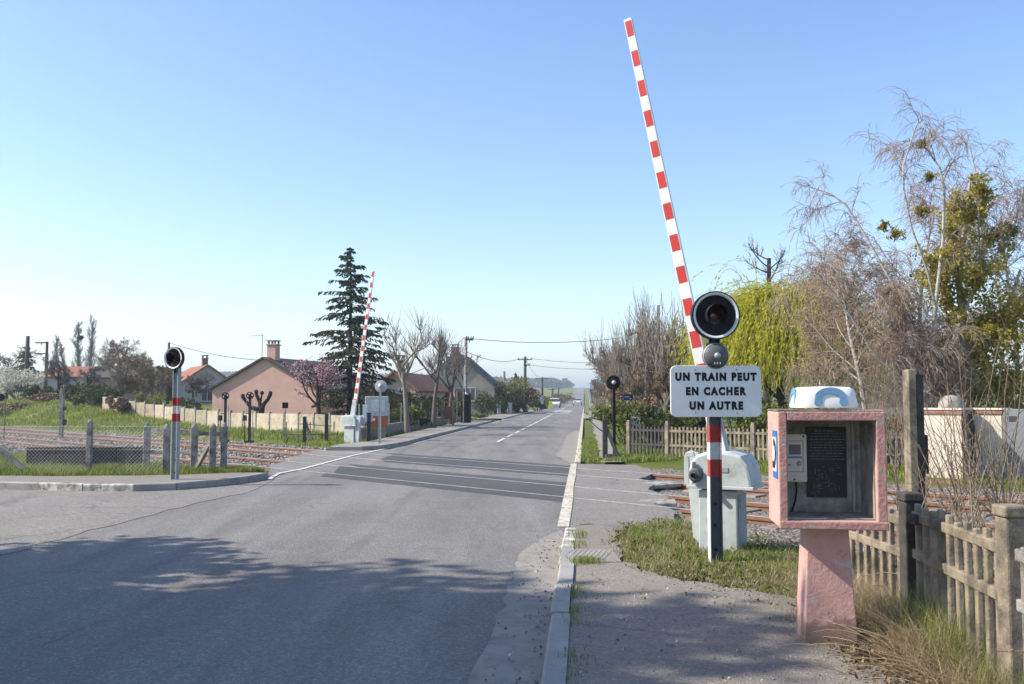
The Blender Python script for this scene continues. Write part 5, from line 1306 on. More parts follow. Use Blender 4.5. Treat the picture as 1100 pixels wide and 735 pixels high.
for px, Y, s, mat, lab, n in ((548, 96, (5.2, 3.5, 4.2), 'bud', 'large olive-brown bush beside the far road bend', 3600), (563, 104, (3.5, 2.5, 3.4), 'litter', 'brown bush beside the far telegraph pole', 2200), (556, 100, (1.6, 1.2, 1.5), 'hedge', 'small bright green bush by the far kerb', 900), (577, 112, (3., 1.5, 1.5), 'hedge', 'dark trimmed hedge block by the far white gate pillar', 1500), (536, 92, (1.8, 1.4, 1.6), 'hedge', 'dark bush by the white gate pillars', 1100), (600, 170, (6., 4, 2.6), 'litter', 'reddish brown hedge along the far road', 1500), (588, 135, (3.4, 2, 2.2), 'bud', 'olive hedge next to the yellow-green panel', 1300), (608, 230, (7, 5, 3.4), 'hedge', 'green hedge far down the road', 1300)):
    bush('shrub', lab, 'shrub', (hx(px, Y), Y, T(hx(px, Y), Y)), s, mat, n, .12, 14)
Y = 125; spruce('small dark conifer tip above the olive bush', (hx(554, Y), Y, 0), hz(400, Y), 1.3, 'fir_tree', 14, 8, .3, .1)
# overhanging trees on the near left, outside the picture, whose shade lies on the road
SH = [dict(n=9, L=.55, ang=50, t0=.3, rr=.6, up=.05, seg=4, wig=.15), dict(n=8, L=.55, ang=48, t0=.25, rr=.5, up=.03, seg=3, wig=.2), dict(n=7, L=.5, ang=45, t0=.2, rr=.5, seg=3, wig=.2, rmin=.006)]
for k, (x, y, h, sx, lab) in enumerate(((-8.6, 1.2, 5.2, 3.0, 'leafy evergreen tree by the side road, nearest the camera'), (-9.0, 5.0, 5.2, 2.8, 'leafy evergreen tree on the side road corner'), (-12.0, 4.6, 8.0, 3.2, 'tallest leafy evergreen tree beside the side road'), (-11.5, 7.6, 4.6, 2.4, 'leafy evergreen tree farthest along the side road'))):
    t, q, nets = bare_tree('evergreen_tree', lab, 'tree', (x, y, 0), h, .2, SH, 'bark', 'twig', nw=2)
    C = [along(nets[1:], 9) + rng.normal(size=(sum(len(L) for L in nets[1:]) * 9, 3)) * .18]
    for j in range(26): C.append(blob_pts(420, (rng.normal() * sx * .42, rng.normal() * sx * .42, h * rng.uniform(.5, 1.3)), (sx * .42, sx * .42, .6), .2))
    leaf_part(t, 'foliage', np.concatenate(C), .135, 'hedge')
# ---- far woods
mb = MB(); VW, FW = [], []; o0 = 0
base, fc = None, None
pts = []
for k in range(3600):
    u = rng.random()
    if u < .7: X = rng.uniform(-520, 95); Y = rng.uniform(850, 1200)
    else: X = rng.uniform(120, 700); Y = rng.uniform(800, 1250)
    if -16 < X - road_r(Y) < 9: continue
    pts.append((X, Y, T(X, Y), rng.uniform(6, 10)))
P = np.array(pts); n = 34
C = np.repeat(P[:, :3], n, 0); Hh = np.repeat(P[:, 3], n); d = rng.normal(size=(len(C), 3)); d /= np.linalg.norm(d, axis=1, keepdims=True)
C = C + d * np.stack([Hh * .42, Hh * .42, Hh * .48], -1) * rng.uniform(.5, 1, (len(C), 1)) + np.stack([0 * Hh, 0 * Hh, Hh * .55], -1)
v, f = leaves(C, 1.5, .8); o = MB().arr(v, f).build('woods', 'farwood'); o['kind'] = 'stuff'; o['label'] = 'hazy bare woods on the far hill at the end of the road'
pts = []
for k in range(420):                                       # hedgerow belt on the plain
    X = rng.uniform(-330, -46) if k % 3 else rng.uniform(40, 200); Y = rng.uniform(180, 420); pts.append((X, Y, T(X, Y), rng.uniform(3.5, 6.5)))
P = np.array(pts); n = 70; C = np.repeat(P[:, :3], n, 0); Hh = np.repeat(P[:, 3], n); d = rng.normal(size=(len(C), 3)); d /= np.linalg.norm(d, axis=1, keepdims=True)
C = C + d * np.stack([Hh * .5, Hh * .5, Hh * .48], -1) * rng.uniform(.4, 1, (len(C), 1)) + np.stack([0 * Hh, 0 * Hh, Hh * .5], -1)
v, f = leaves(C, .42, .7); o = MB().arr(v, f).build('woods', 'farwood'); o['kind'] = 'stuff'; o['label'] = 'belt of bare woodland on the plain behind the houses'
# ---- grass
def inpoly(x, y, P):
    c = np.zeros(len(x), bool); j = len(P) - 1
    for i in range(len(P)):
        (xi_, yi_), (xj, yj) = P[i], P[j]; c ^= ((yi_ > y) != (yj > y)) & (x < (xj - xi_) * (y - yi_) / (yj - yi_ + 1e-12) + xi_); j = i
    return c


def grass(name, areas, mat, h, w, z0=.03, label=None, lie=.35, clump=2.2, thr=.0, fuzz=.05):
    Vs = []
    for poly, n in areas:
        P = np.array(poly); lo, hi = P.min(0), P.max(0); x = rng.uniform(lo[0], hi[0], n * 3); y = rng.uniform(lo[1], hi[1], n * 3)
        k = inpoly(x, y, poly); x, y = x[k][:n], y[k][:n]
        den = .5 + .5 * np.sin(x * clump * 1.7 + np.sin(y * clump * 1.3) * 2) * np.sin(y * clump * 1.9 + np.sin(x * clump) * 1.7); k = den + rng.normal(size=len(x)) * .18 > thr
        x, y, den = x[k], y[k], den[k]; m = len(x)
        hh = h * rng.uniform(.35, 1.2, m) * (.45 + .8 * den); x = x + rng.normal(size=m) * fuzz; y = y + rng.normal(size=m) * fuzz; lean = rng.normal(size=(m, 2)) * lie * hh[:, None]
        z = terrain(x, y) + z0; a = np.arctan2(lean[:, 1], lean[:, 0]) + PI / 2 + rng.normal(size=m) * .3; dx = np.stack([np.cos(a), np.sin(a)], -1) * w * rng.uniform(.6, 1.3, (m, 1))
        b = np.stack([x, y], -1)
        V = np.stack([np.c_[b - dx, z], np.c_[b + dx, z], np.c_[b + dx * .75 + lean * .4, z + hh * .6], np.c_[b - dx * .75 + lean * .4, z + hh * .6], np.c_[b + lean, z + hh]], 1)
        Vs.append(V)
    V = np.concatenate(Vs); m = len(V); mb = MB(); k = np.arange(m)[:, None] * 5
    mb.arr(V.reshape(-1, 3), k + np.array([[0, 1, 2, 3]])); mb.f.append(k + np.array([[3, 2, 4]])); mb.m.append(np.zeros(m, np.int32)); o = mb.build(name, mat); o['kind'] = 'stuff'
    if label: o['label'] = label
    return o


verge = [(1.45, 11.6), (1.2, 10.6), (1.08, 9.7), (1.05, 8.9), (1.3, 8.2), (1.75, 7.7), (2.2, 7.3), (2.6, 7.2), (3.6, 7.6), (4.0, 8.6), (3.4, 9.4), (2.3, 11.4), (2.1, 12.1)]
grass('grass', [(verge, 15000), ([(1.5, 11.4), (1.25, 10.2), (2.4, 9.6), (2.3, 11.5)], 9000), ([(1.9, 7.6), (2.4, 7.3), (2.9, 7.6), (2.9, 8.4), (2.1, 8.5)], 3000)], 'grass', .075, .003, .04, 'green grass tuft patch around the barrier and signal', thr=.40, clump=3.1, fuzz=.09)
grass('grass', [([(-5.0, 19.2), (-5.6, 18.7), (-6.5, 18.2), (-8, 18.0), (-11, 18.1), (-13, 18.3), (-13, 20.4), (-9.5, 20.6), (-8.0, 20.9), (-6.6, 19.6)], 30000), ([(-6.3, 18.9), (-5.3, 18.8), (-5.1, 19.4), (-6.3, 19.9)], 6000), ([(-13, 20.5), (-8.6, 20.7), (-9, 22), (-14, 26)], 7000)], 'grass', .17, .006, .06, 'long grass along the foot of the chain-link fence', thr=.05)
grass('grass', [([(2.2, 23.2), (2.6, 23.1), (4.2, 23.6), (6.0, 22), (7, 21), (9, 19.6), (9.5, 20.5), (4, 25.4), (3.1, 25)], 14000), ([(4.2, 21.6), (12, 13.9), (16, 14), (9.5, 20.3), (5.8, 23.6)], 16000), ([(1.75, 23.2), (2.1, 23.2), (3.1, 35), (2.7, 35)], 6000), ([(2.8, 24), (4, 26), (5, 36), (3.9, 36)], 9000), ([(4, 36), (5.2, 36), (8, 64), (6.6, 64)], 6000)], 'grass', .13, .008, .03, 'green verge grass beyond the tracks', thr=.05)
grass('grass', [([(-4.9, 29.5), (-5.7, 30), (road_l(45) - 1.5, 45), (road_l(62) - 1.9, 62), (road_l(62) - 3.5, 62), (-7, 34), (-7, 30)], 12000)], 'grass', .14, .011, .05, 'grass strip beside the far pavement', thr=.1)
grass('grass', [([(-5.6, 31.6), (-6.6, 32.6), (-31, 57), (-46, 72), (-46, 78.5), (-31, 63.8), (-6.2, 39)], 90000), ([(-30, 56), (-55, 85), (-60, 70), (-45, 58), (-28, 52)], 26000)], 'grass', .26, .018, -.02, 'rough green grass on the bank between tracks and panel wall', thr=.22, clump=.9, fuzz=.2)
grass('grass', [([(road_r(y) + .14, y), (road_r(y) + .2, y), (road_r(y + .5) + .2, y + .5), (road_r(y + .5) + .14, y + .5)], 150) for y in (5.2, 6.4, 7.2, 8.6, 9.6, 10.3)] + [([(.62, 8.75), (.78, 8.75), (.80, 8.95), (.64, 8.98)], 500)], 'grass', .05, .003, .07, 'tiny weeds growing in the kerb joint', thr=.0)
grass('dry_grass', [([(2.2, 5.2), (2.35, 4.2), (2.65, 4.6), (2.7, 6.3), (2.35, 6.2)], 5500), ([(2.2, 6.5), (2.7, 6.4), (2.75, 7.6), (2.3, 7.2)], 4000), ([(2.7, 4), (3.4, 4), (3.6, 8), (2.8, 8)], 6000)], 'straw', .30, .0015, .02, 'pale dry grass leaning against the picket fence', lie=1.25, clump=3, thr=.12)
grass('grass', [([(2.3, 4.5), (2.55, 4.5), (2.66, 6.1), (2.45, 6.1)], 1900)], 'grass', .36, .0016, .02, 'tall green grass blades along the picket fence foot', lie=.3, clump=3, thr=.35)
grass('dry_grass', [(verge, 9000), ([(1.95, 5.9), (2.3, 5.4), (2.5, 6.9), (2.2, 7.3), (1.8, 7.6)], 900)], 'straw', .07, .0022, .045, 'thin dry grass mixed through the verge', lie=.8, thr=.2)
n = 5200; x = np.concatenate([rng.uniform(2.05, 2.75, n // 2), rng.normal(2.35, .25, n // 2)]); y = np.concatenate([rng.uniform(3.9, 7.2, n // 2), rng.normal(5.0, .7, n // 2)])
k = (x < 2.9) & (x > 1.85 + .15 * np.abs(y - 5.2)); C = np.stack([x, y, .045 + rng.uniform(0, .05, n)], -1)[k]
v, f = leaves(C, .022, .5, 0); o = MB().arr(v, f).build('leaf_litter', 'litter'); o['kind'] = 'stuff'
n = 1500; C = np.stack([rng.uniform(1.3, 3.6, n), rng.normal(7.9, .5, n), np.full(n, .06)], -1); v, f = leaves(C, .022, .6); o = MB().arr(v, f).build('leaf_litter', 'litter'); o['kind'] = 'stuff'
def scatter_in(poly, n):
    P = np.array(poly); lo, hi = P.min(0) - .1, P.max(0) + .1; x = rng.uniform(lo[0], hi[0], n); y = rng.uniform(lo[1], hi[1], n); k = inpoly(x + rng.normal(size=n) * .05, y + rng.normal(size=n) * .05, poly); return x[k], y[k]
x, y = scatter_in(verge, 260); Cw, Dw = [], []
for a_, b_ in zip(x, y):
    k = rng.integers(6, 16); r_ = rng.uniform(.02, .07); an = rng.uniform(0, 2 * PI, k); Cw.append(np.c_[a_ + np.cos(an) * r_, b_ + np.sin(an) * r_, .045 + rng.uniform(.005, .06, k)]); Dw.append(np.c_[np.cos(an), np.sin(an), rng.uniform(.0, .9, k)])
v, f = leaves(np.concatenate(Cw), .026, .42, 3., .4, np.concatenate(Dw)); o = MB().arr(v, f).build('weeds', 'shrub'); o['kind'] = 'stuff'; o['label'] = 'broad-leaved weeds in the verge'
x, y = scatter_in(verge, 2600); v, f = leaves(np.c_[x, y, np.full(len(x), .05)], .014, .7); mb = MB().arr(v, f); n = 900; i_ = rng.integers(0, len(pr), n); q = np.array(pr)[i_]; k = (q[:, 1] > 3.5) & (q[:, 1] < 12); q = q[k] + rng.normal(size=(k.sum(), 2)) * .06; v, f = leaves(np.c_[q, np.full(len(q), .078)], .012, .7); mb.arr(v, f); o = mb.build('leaf_litter', 'litter'); o['kind'] = 'stuff'
# fallen twigs and long dry stalks by the column
t = empty('dry_weed', (2.42, 5.55, .03), 0, 'fan of long pale dead stalks flopped between telephone column and fence', 'weed'); L = []
for k in range(210):
    a = rng.uniform(PI * .6, PI * 1.75); L.append((limb((rng.normal() * .16, rng.normal() * .4 - .1, 0), (math.cos(a) * .7, math.sin(a) * .7, rng.uniform(.1, .75)), rng.uniform(.2, .62), 6, .06, -.16), np.linspace(.0035, .0015, 7)))
put(t, 'stalks', [L], 'straw', 4)
mb = MB(); n = 700; xy = np.stack([rng.uniform(.15, 2.2, n), rng.uniform(4.3, 8.6, n)], -1); k = (xy[:, 0] - road_r(xy[:, 1]) > .2); xy = xy[k]
C = np.c_[xy, np.full(len(xy), .076)]; v, f = leaves(C, .009, .8); mb.arr(v, f)
xy = np.stack([rng.uniform(-.6, .7, 1100), rng.uniform(4.6, 11, 1100)], -1); u = road_r(xy[:, 1]) - xy[:, 0]; k = (u > .02) & (u < .42) & (rng.random(1100) < np.clip(1.1 - u * 2.4, .1, 1)); xy = xy[k]; v, f = leaves(np.c_[xy, np.full(len(xy), .012)], .011, .9); mb.arr(v, f)
o = mb.build('debris', 'stone'); o['kind'] = 'stuff'
# ================================================================== BUILDINGS


def house(label, loc, rz, w, l, eave, ridge, wall, roof, over=.25, chim=None, wins=(), name='house', sink=.4, front=None, gable=True):
    t = empty(name, loc, rz, label, 'house')
    m = MB(); m.prism([(-w / 2, -sink), (w / 2, -sink), (w / 2, eave), (0, ridge), (-w / 2, eave)], 0, l); m.build('wall', wall, t)
    sl = math.atan2(ridge - eave, w / 2); L = math.hypot(ridge - eave, w / 2) + over; th = .12
    rf = MB()
    for s in (-1, 1):
        ax = np.array([s * math.cos(sl), 0, -math.sin(sl)]); nn = np.array([s * math.sin(sl), 0, math.cos(sl)]); p0 = np.array([0, 0, ridge + .012])
        V = [p0 + nn * h_ + ax * q_ + np.array([0, y, 0]) for y in (-over, l + over) for h_, q_ in ((0, 0), (th, 0), (th, L), (0, L))]
        rf.add(V, [(0, 1, 2, 3), (7, 6, 5, 4), (0, 4, 5, 1), (1, 5, 6, 2), (2, 6, 7, 3), (3, 7, 4, 0)])
    ro = rf.build('roof', roof, t)
    for cx, cy, cw, ch, mt in (chim or ()):
        m = MB(); zc = ridge - abs(cx) * math.tan(sl); m.box((cx, cy, zc + ch / 2 - .3), (cw, cw, ch + .6)); c = m.build('chimney', mt, ro)
        m = MB(); m.box((cx, cy, zc + ch + .03), (cw + .14, cw + .14, .07)); m.build('chimney_cap', 'concg', c)
        m = MB()
        for dx, dy in ((-1, -1), (1, -1), (1, 1), (-1, 1)): m.box((cx + dx * cw * .38, cy + dy * cw * .38, zc + ch + .17), (.10, .10, .22))
        m.box((cx, cy, zc + ch + .31), (cw + .08, cw + .08, .07)); m.build('chimney_pot', 'concg', c)
    for face, u, z, ww, hh in wins:
        rot = {'F': 0, 'R': PI / 2, 'L': -PI / 2}[face]; c = {'F': (u, -.02, z), 'R': (w / 2 + .02, u, z), 'L': (-w / 2 - .02, u, z)}[face]
        door = hh > 1.7
        m = MB(); q = Matrix.Rotation(rot, 3, 'Z')
        for dx, dz, sx, sz in ((-ww / 2, 0, .08, hh + .08), (ww / 2, 0, .08, hh + .08), (0, hh / 2, ww - .08, .08), (0, -hh / 2, ww - .08, .08), (0, 0, .06, hh - .08)):
            o_ = q @ Vector((dx, 0, dz)); m.box((c[0] + o_.x, c[1] + o_.y, c[2] + o_.z), (sx, .10, sz), rz=rot)
        wn = m.build('door' if door else 'window', 'wood' if door else 'fr', t)
        m = MB(); o_ = q @ Vector((0, .012, 0)); m.box((c[0] + o_.x, c[1] + o_.y, c[2]), (ww - .05, .05, hh - .05), rz=rot); m.build('pane', 'glass', wn)
        if not door:
            m = MB(); o_ = q @ Vector((0, -.05, -hh / 2 - .08)); m.box((c[0] + o_.x, c[1] + o_.y, c[2] + o_.z), (ww + .2, .16, .06), rz=rot); m.build('sill', 'concg', wn)
    return t


Y = 62.; z0 = T(hx(283, Y), Y); zr = hz(385.5, Y) - z0; ze = hz(418, Y) - z0
t = house('pink rendered bungalow gable with dark tiled roof and chimney', (hx(283, Y), Y, z0), R(-15), hx(345, Y) - hx(221, Y) + .1, 9, ze, zr, 'render_pink', 'roofd', .22, [(.1, 1.0, .62, 1.0, 'render_pink')])
ar = empty('tv_antenna', (hx(279, Y), Y + .3, z0 + zr + .05), 0, 'thin television antenna on the ridge of the pink bungalow', 'antenna'); m = MB(); h_ = hz(359, Y) - z0 - zr - .05
m.tube([(0, 0, 0), (0, 0, h_)], .022, 5); m.build('pole', 'dgrey', ar); m = MB(); m.tube([(-.9, 0, h_ * .93), (.08, 0, h_ * .97)], .016, 4)
for k in range(7): m.tube([(-.85 + k * .13, -.12, h_ * .935), (-.85 + k * .13, .12, h_ * .935)], .008, 4)
m.build('elements', 'galv', ar)
Y = 86.; z0 = T(hx(215, Y), Y); house('pale house with red roof and dark gable edge between corner signal and pink bungalow', (hx(222, Y), Y, z0), R(28), 5.6, 9, hz(416, Y) - z0, hz(393, Y) - z0, 'render_white', 'roofr', .25, [(0, 1.5, .5, .7, 'brick')], [('F', 0, hz(424, Y) - z0, 1.0, 1.2)])
Y = 96.; z0 = T(hx(192, Y), Y); house('small white outbuilding with brown-red roof just left of the corner signal', (hx(186, Y), Y, z0), R(64), 5, 8, hz(416, Y) - z0, hz(401, Y) - z0, 'render_white', 'roofr', .2)
Y = 84.; z0 = T(hx(90, Y), Y); t = house('long low farmhouse with red-brown roof at the far left behind the orchard trees', (hx(39, Y), Y + 3, z0), R(-84), 6, 9.5, hz(405, Y) - z0, hz(394, Y) - z0, 'render_white', 'roofr', .3, [(0, 5, .5, .5, 'brick')], [('R', 2.0, hz(412, Y) - z0, 1.0, 1.2), ('R', 4.5, hz(412, Y) - z0, 1.0, 1.2), ('R', 7.2, hz(412, Y) - z0, .9, 1.2)])
z0 = T(hx(112, Y), Y); house('grey-brown roofed barn end of the farm row behind the thicket', (hx(88, Y), Y + 3, z0), R(-84), 6, 6.5, hz(406, Y) - z0, hz(394.5, Y) - z0, 'render_grey', 'roofs', .3)
Y = 57.; house('cream gabled house behind the spruce and first pollard', (hx(423, Y), Y, 0), R(-8), hx(446, Y) - hx(398, Y), 9, hz(419, Y), hz(401, Y), 'render_cream', 'roofr', .25, [(.1, 1.2, .4, .9, 'brick')], [('F', .5, hz(424, Y), .35, .8), ('F', -.9, hz(432, Y), .9, 1.1)])
Y = 64.; house('low annex with bright orange-red tiled roof behind the hedge', (hx(448, Y), Y + 2.5, 0), R(-80), 4.2, 3.0, hz(429, Y), hz(419, Y), 'render_cream', 'roofr', .2)
Y = 54.; house('low brick-fronted lean-to behind the pale equipment cabinet', (hx(403, Y), Y, 0), R(-5), 2.6, 5, hz(425, Y), hz(419, Y), 'brick', 'roofs', .2, None, [('F', .3, 1.1, .8, 2.0)])
Y = 92.; xr = hx(531, Y); w = 2 * (xr - hx(490, Y)); house('tall weathered grey gabled house with dark roof by the road', (xr - w / 2, Y, 0), R(-4), w, 11, hz(416, Y), hz(380, Y), 'render_grey', 'roofs', .35, [(-.2, .8, .7, .8, 'brick'), (-.9, .9, .5, .5, 'brick')], [('F', 1.4, 2.0, 1.0, 1.3), ('R', 3, 2.0, 1.0, 1.3), ('R', 7, 2.0, 1.0, 1.3), ('F', -1.6, 4.2, .8, 1.0)])
# white drainpipe edge, gate pillars, fences on the left pavement
for px, Y, w, h, mat, lab in ((498, 57, .35, 1.15, 'render_white', 'white gate pillar with letter box below the grey box pole'), (522.5, 76, .28, .95, 'concg', 'short grey bollard-like pillar on the pavement before the grey house'), (536, 90, .32, .95, 'render_white', 'white gate pillar at the far drive, first of the pair'), (548, 92, .35, 1.1, 'render_white', 'white gate pillar at the far drive, the one with the lamp-like cap'), (581, 118, .6, 1.9, 'render_white', 'white chimney-like gate tower beside the dark trimmed hedge')):
    X = hx(px, Y); t = empty('gate_pillar', (X, Y, .03), .1, lab, 'pillar'); m = MB(); m.box((0, 0, h / 2), (w, w, h)); m.build('shaft', mat, t, bevel=.01); m = MB(); m.box((0, 0, h + .04), (w + .1, w + .1, .09)); m.build('cap', 'concg', t)
Y = 51.; t = empty('timber_gate', (hx(476, Y), Y, 0), R(10), 'orange-brown timber gate frame behind the second pollard', 'gate'); m = MB()
for x in (-.62, -.05, .55): m.box((x, 0, .75), (.10, .10, 1.5))
m.build('post', 'wood', t); m = MB(); m.box((-.335, 0, 1.46), (.47, .08, .08)); m.box((.25, 0, 1.40), (.5, .08, .08)); m.box((.25, 0, .35), (.5, .06, .08)); m.build('rail', 'wood', t); m = MB(); m.box((.25, .01, .8), (.44, .02, .7)); m.build('panel', 'brick', t)
A = Vector((-5.6, 34.2, .05)); B = Vector((road_l(58) - 2.2, 58, .05)); t = empty('garden_fence', A, 0, 'low grey wall with green wire mesh and thin posts along the left pavement', 'fence'); dd = B - A; nP = 9
m = MB(); m.bar((0, 0, .2), dd + Vector((0, 0, .2)), .14, .55); m.build('wall', 'concg', t)
for k in range(nP + 1): m = MB(); p = dd * (k / nP); m.box((p.x, p.y, .85), (.05, .05, 1.0)); m.build('post', 'galv', t)
m = MB(); d = dd.normalized()
for z in np.arange(.5, 1.31, .1): m.tube([(0, 0, z), (dd.x, dd.y, z)], .004, 3)
for s_ in np.arange(0, dd.length, .12): p = d * s_; m.tube([(p.x, p.y, .48), (p.x, p.y, 1.3)], .003, 3)
m.build('wire_mesh', 'hedge', t)
# right-hand buildings
Y = 95.; t = empty('apartment_building', (hx(966, Y), Y, 0), R(-6), 'pale grey multi-storey building seen through the birch branches', 'building'); w = hx(1050, Y) - hx(888, Y); h = hz(360, Y)
m = MB(); m.box((0, 4, h / 2), (w, 8, h)); m.build('wall', 'render_white', t); m = MB(); m.box((0, 4, h + .12), (w + .3, 8.3, .25)); m.build('roof', 'roofs', t)
for r_ in range(3):
    for k in range(11):
        m = MB(); x = -w / 2 + (k + .5) * w / 11; z = h * (.2 + .29 * r_); m.box((x, -.02, z), (.95, .10, 1.35)); wn = m.build('window', 'fr', t); m = MB(); m.box((x, -.05, z), (.8, .06, 1.2)); m.build('pane', 'glass', wn)
Y = 70.; house('dark red house glimpsed between telegraph pole and road sign', (hx(742, Y), Y, 0), R(8), 3.4, 7, hz(414, Y), hz(393, Y), 'brick', 'roofr', .25, None, [('F', 0.4, 1.7, 1.0, 1.1)])
# ================================================================== POLES, WIRES, SIGNS


def pole(label, px, Y, top, r=.11, mat='pole', arms=(), name='telegraph_pole', base=None, ins=True):
    X = hx(px, Y); z = T(X, Y); h = hz(top, Y) - z; t = empty(name, (X, Y, z), 0, label, 'pole')
    m = MB(); m.tube([(0, 0, -.1), (.0, 0, h * .5), (.02, 0, h)], [r * 1.15, r, r * .8], 8); m.build('shaft', mat, t, sm=True)
    for zz, L, off in arms:
        m = MB(); m.box((off, -.1, h - zz), (L, .09, .10)); m.box((off, -.02, h - zz - .1), (.05, .04, .25)); a = m.build('crossarm', 'poled', t)
        if ins:
            m = MB()
            for k in (-1, -.35, .35, 1): m.lathe([(.02, 0), (.055, .05), (.05, .16), (0, .2)], 8, 'Z', (off + k * L * .46, -.1, h - zz + .05))
            m.build('insulators', 'galv', a, sm=True)
    return Vector((X, Y, z + h))


p1 = pole('grey wooden telegraph pole with side brackets before the grey gabled house', 500, 60, 361, .12, 'concg', ((.25, .5, .25),))
p2 = pole('telegraph pole with three insulators on a short crossarm above the olive bush', 564, 102, 383, .17, 'poled', ((.35, 1.6, 0), (.95, .7, .2)))
p3 = pole('far telegraph pole with crossarm beside the white gate tower', 582.5, 150, 405, .2, 'poled', ((.3, 2.2, 0),))
pole('bare wooden pole between grey house and olive bush', 541.5, 95, 399, .14, 'pole')
pole('dark thin far pole just right of the white gate tower', 593.5, 190, 417, .2, 'poled', ((.3, 1.6, 0),))
pole('thin hazy pole farthest along the left roadside', 600, 250, 416, .22, 'poled', ((.3, 1.6, 0),))
p4 = pole('pale grey telegraph pole rising from shrubs beside the pollard row', 708, 44, 328, .09, 'pole')
pole('tall dark pole standing in front of the far fir', 27, 82, 361, .2, 'poled')
q5 = pole('dark pole with square bracket frame behind the white blossom bush', 48, 76, 367, .13, 'poled', ((.1, .9, -.45), (1.0, .9, -.45)), ins=False)
p6 = pole('dark slim pole left of the corner signal head', 179.5, 76, 368, .12, 'poled')
Y = 38.; X = hx(65.5, Y); z = T(X, Y); t = empty('concrete_post', (X, Y, z), 0, 'grey concrete line post with a box on the green bank', 'post'); h = hz(418, Y) - z; m = MB(); m.box((0, 0, h / 2), (.16, .14, h)); m.build('shaft', 'concg', t, bevel=.01); m = MB(); m.box((.13, 0, h * .32), (.12, .12, .22)); m.box((.12, 0, h * .6), (.1, .1, .15)); m.build('box', 'poled', t)
Y = 37.; X = hx(4, Y); z = T(X, Y); t = empty('disc_signal', (X, Y, z), 0, 'small dark disc on a pale thin post at the far left bank edge', 'signal'); h = hz(427, Y) - z; m = MB(); m.tube([(0, 0, 0), (.02, 0, h)], .03, 6); m.build('post', 'conc', t); m = MB(); m.lathe([(0, -.03), (.14, -.03), (.14, .03), (0, .03)], 16, 'Y', (-.15, 0, h)); m.build('disc', 'black', t)


def wire(label, a, b, sag, r=.012):
    P = [a + (b - a) * (k / 16) - Vector((0, 0, sag * 4 * (k / 16) * (1 - k / 16))) for k in range(17)]
    o = MB().tube(P, r, 4).build('overhead_wire', 'cable'); tag(o, label, 'wire')


pr_ = Vector((hx(668, 62), 62, hz(363, 62)))
wire('thick overhead cable crossing the road from the grey pole top to the pollards', p1 + Vector((.2, 0, -.15)), pr_, .3, .019)
wire('upper thin overhead wire from the insulator pole toward the pollards', p2 + Vector((.5, 0, -.2)), Vector((hx(670, 100), 100, hz(388, 100))), .3, .02)
wire('lower thin overhead wire from the insulator pole toward the pollards', p2 + Vector((.3, 0, -.9)), Vector((hx(670, 98), 98, hz(395, 98))), .3, .02)
wire('overhead wire from the grey pole top down to the cream house', p1 + Vector((-.1, 0, -.1)), Vector((hx(425, 58), 58, hz(405, 58))), .5, .02)
wire('sloping wire from the slim pole down toward the pink bungalow', p6, Vector((hx(279, 66), 66, hz(387, 66))), .25, .02)
wire('faint wire running between the grey pole and the insulator pole', p1 + Vector((0, 0, -1.)), p2 + Vector((-.5, 0, -.2)), .5, .02)
wire('faint far wire between insulator pole and far crossarm pole', p2, p3, .8, .02)
Y = 55.; X = hx(493, Y); t = empty('road_sign', (X, Y, .1), R(172), 'square grey sign seen from behind on a post, before the dark gate', 'sign'); m = MB(); m.tube([(-.28, .05, 0), (-.28, .05, hz(419, Y))], .035, 6); m.tube([(.1, .05, 0), (.1, .05, hz(421, Y))], .03, 6); m.build('post', 'conc', t); m = MB(); m.box((-.05, 0, hz(426, Y)), (.62, .04, .72)); m.build('plate', 'dgrey', t, bevel=.01)
Y = 58.; X = hx(500, Y); t = empty('street_lamp', (X, Y, .1), 0, 'thin grey mast with a small white lamp on the pavement before the grey house', 'lamp'); m = MB(); m.tube([(0, 0, 0), (0, 0, hz(404, Y)), ], .03, 6); m.build('mast', 'galv', t); m = MB(); m.lathe([(0, -.12), (.12, -.1), (.14, 0), (.06, .08), (0, .1)], 12, 'Z', (0, -.06, hz(425, Y))); m.build('lamp', 'white', t, sm=True)
Y = 56.; X = hx(500.5, Y); t = empty('dark_gate', (X, Y, .05), .1, 'dark double gate behind the square grey sign', 'gate'); m = MB(); m.box((0, .3, .9), (.5, .05, 1.75)); m.build('leaf', 'black', t); m = MB(); m.box((-.27, .3, .95), (.07, .09, 1.9)); m.box((.29, .3, .95), (.07, .09, 1.9)); m.build('post', 'poled', t)
# right verge: sign and hanging banner with round foot
Y = 72.; X = hx(636, Y); t = empty('shop_flag', (X, Y, .1), .3, 'leaning white banner flag on a dark pole with round foot, on the right pavement', 'banner'); m = MB(); m.tube([(.0, 0, 0), (-.0, 0, 1.3), (-.12, 0, 2.2)], .03, 6); m.build('pole', 'black', t); m = MB(); m.lathe([(0, .0), (.25, 0), (.25, .06), (0, .1)], 14, 'Z'); m.build('foot', 'black', t); m = MB(); m.prism([(-.08, .35), (-.18, .9), (-.22, 1.5), (-.38, 2.25), (-.16, 2.2), (-.03, 1.4), (-.02, .5)], -.012, .012); m.build('cloth', 'white', t)
Y = 33.; X = hx(675, Y); t = empty('blue_sign', (X, Y, 0), R(6), 'small dark blue direction sign on a post among the shrubs', 'sign'); m = MB(); m.tube([(0, .05, 0), (0, .05, hz(424, Y))], .03, 6); m.build('post', 'galv', t); m = MB(); m.box((0, 0, hz(427, Y)), (.34, .02, .22)); pl_ = m.build('plate', 'navy', t, bevel=.005); m = MB(); m.box((-.04, -.012, hz(426.5, Y)), (.16, .004, .03)); m.box((.08, -.012, hz(428.5, Y)), (.06, .004, .03)); m.build('white_mark', 'sigwht', pl_)
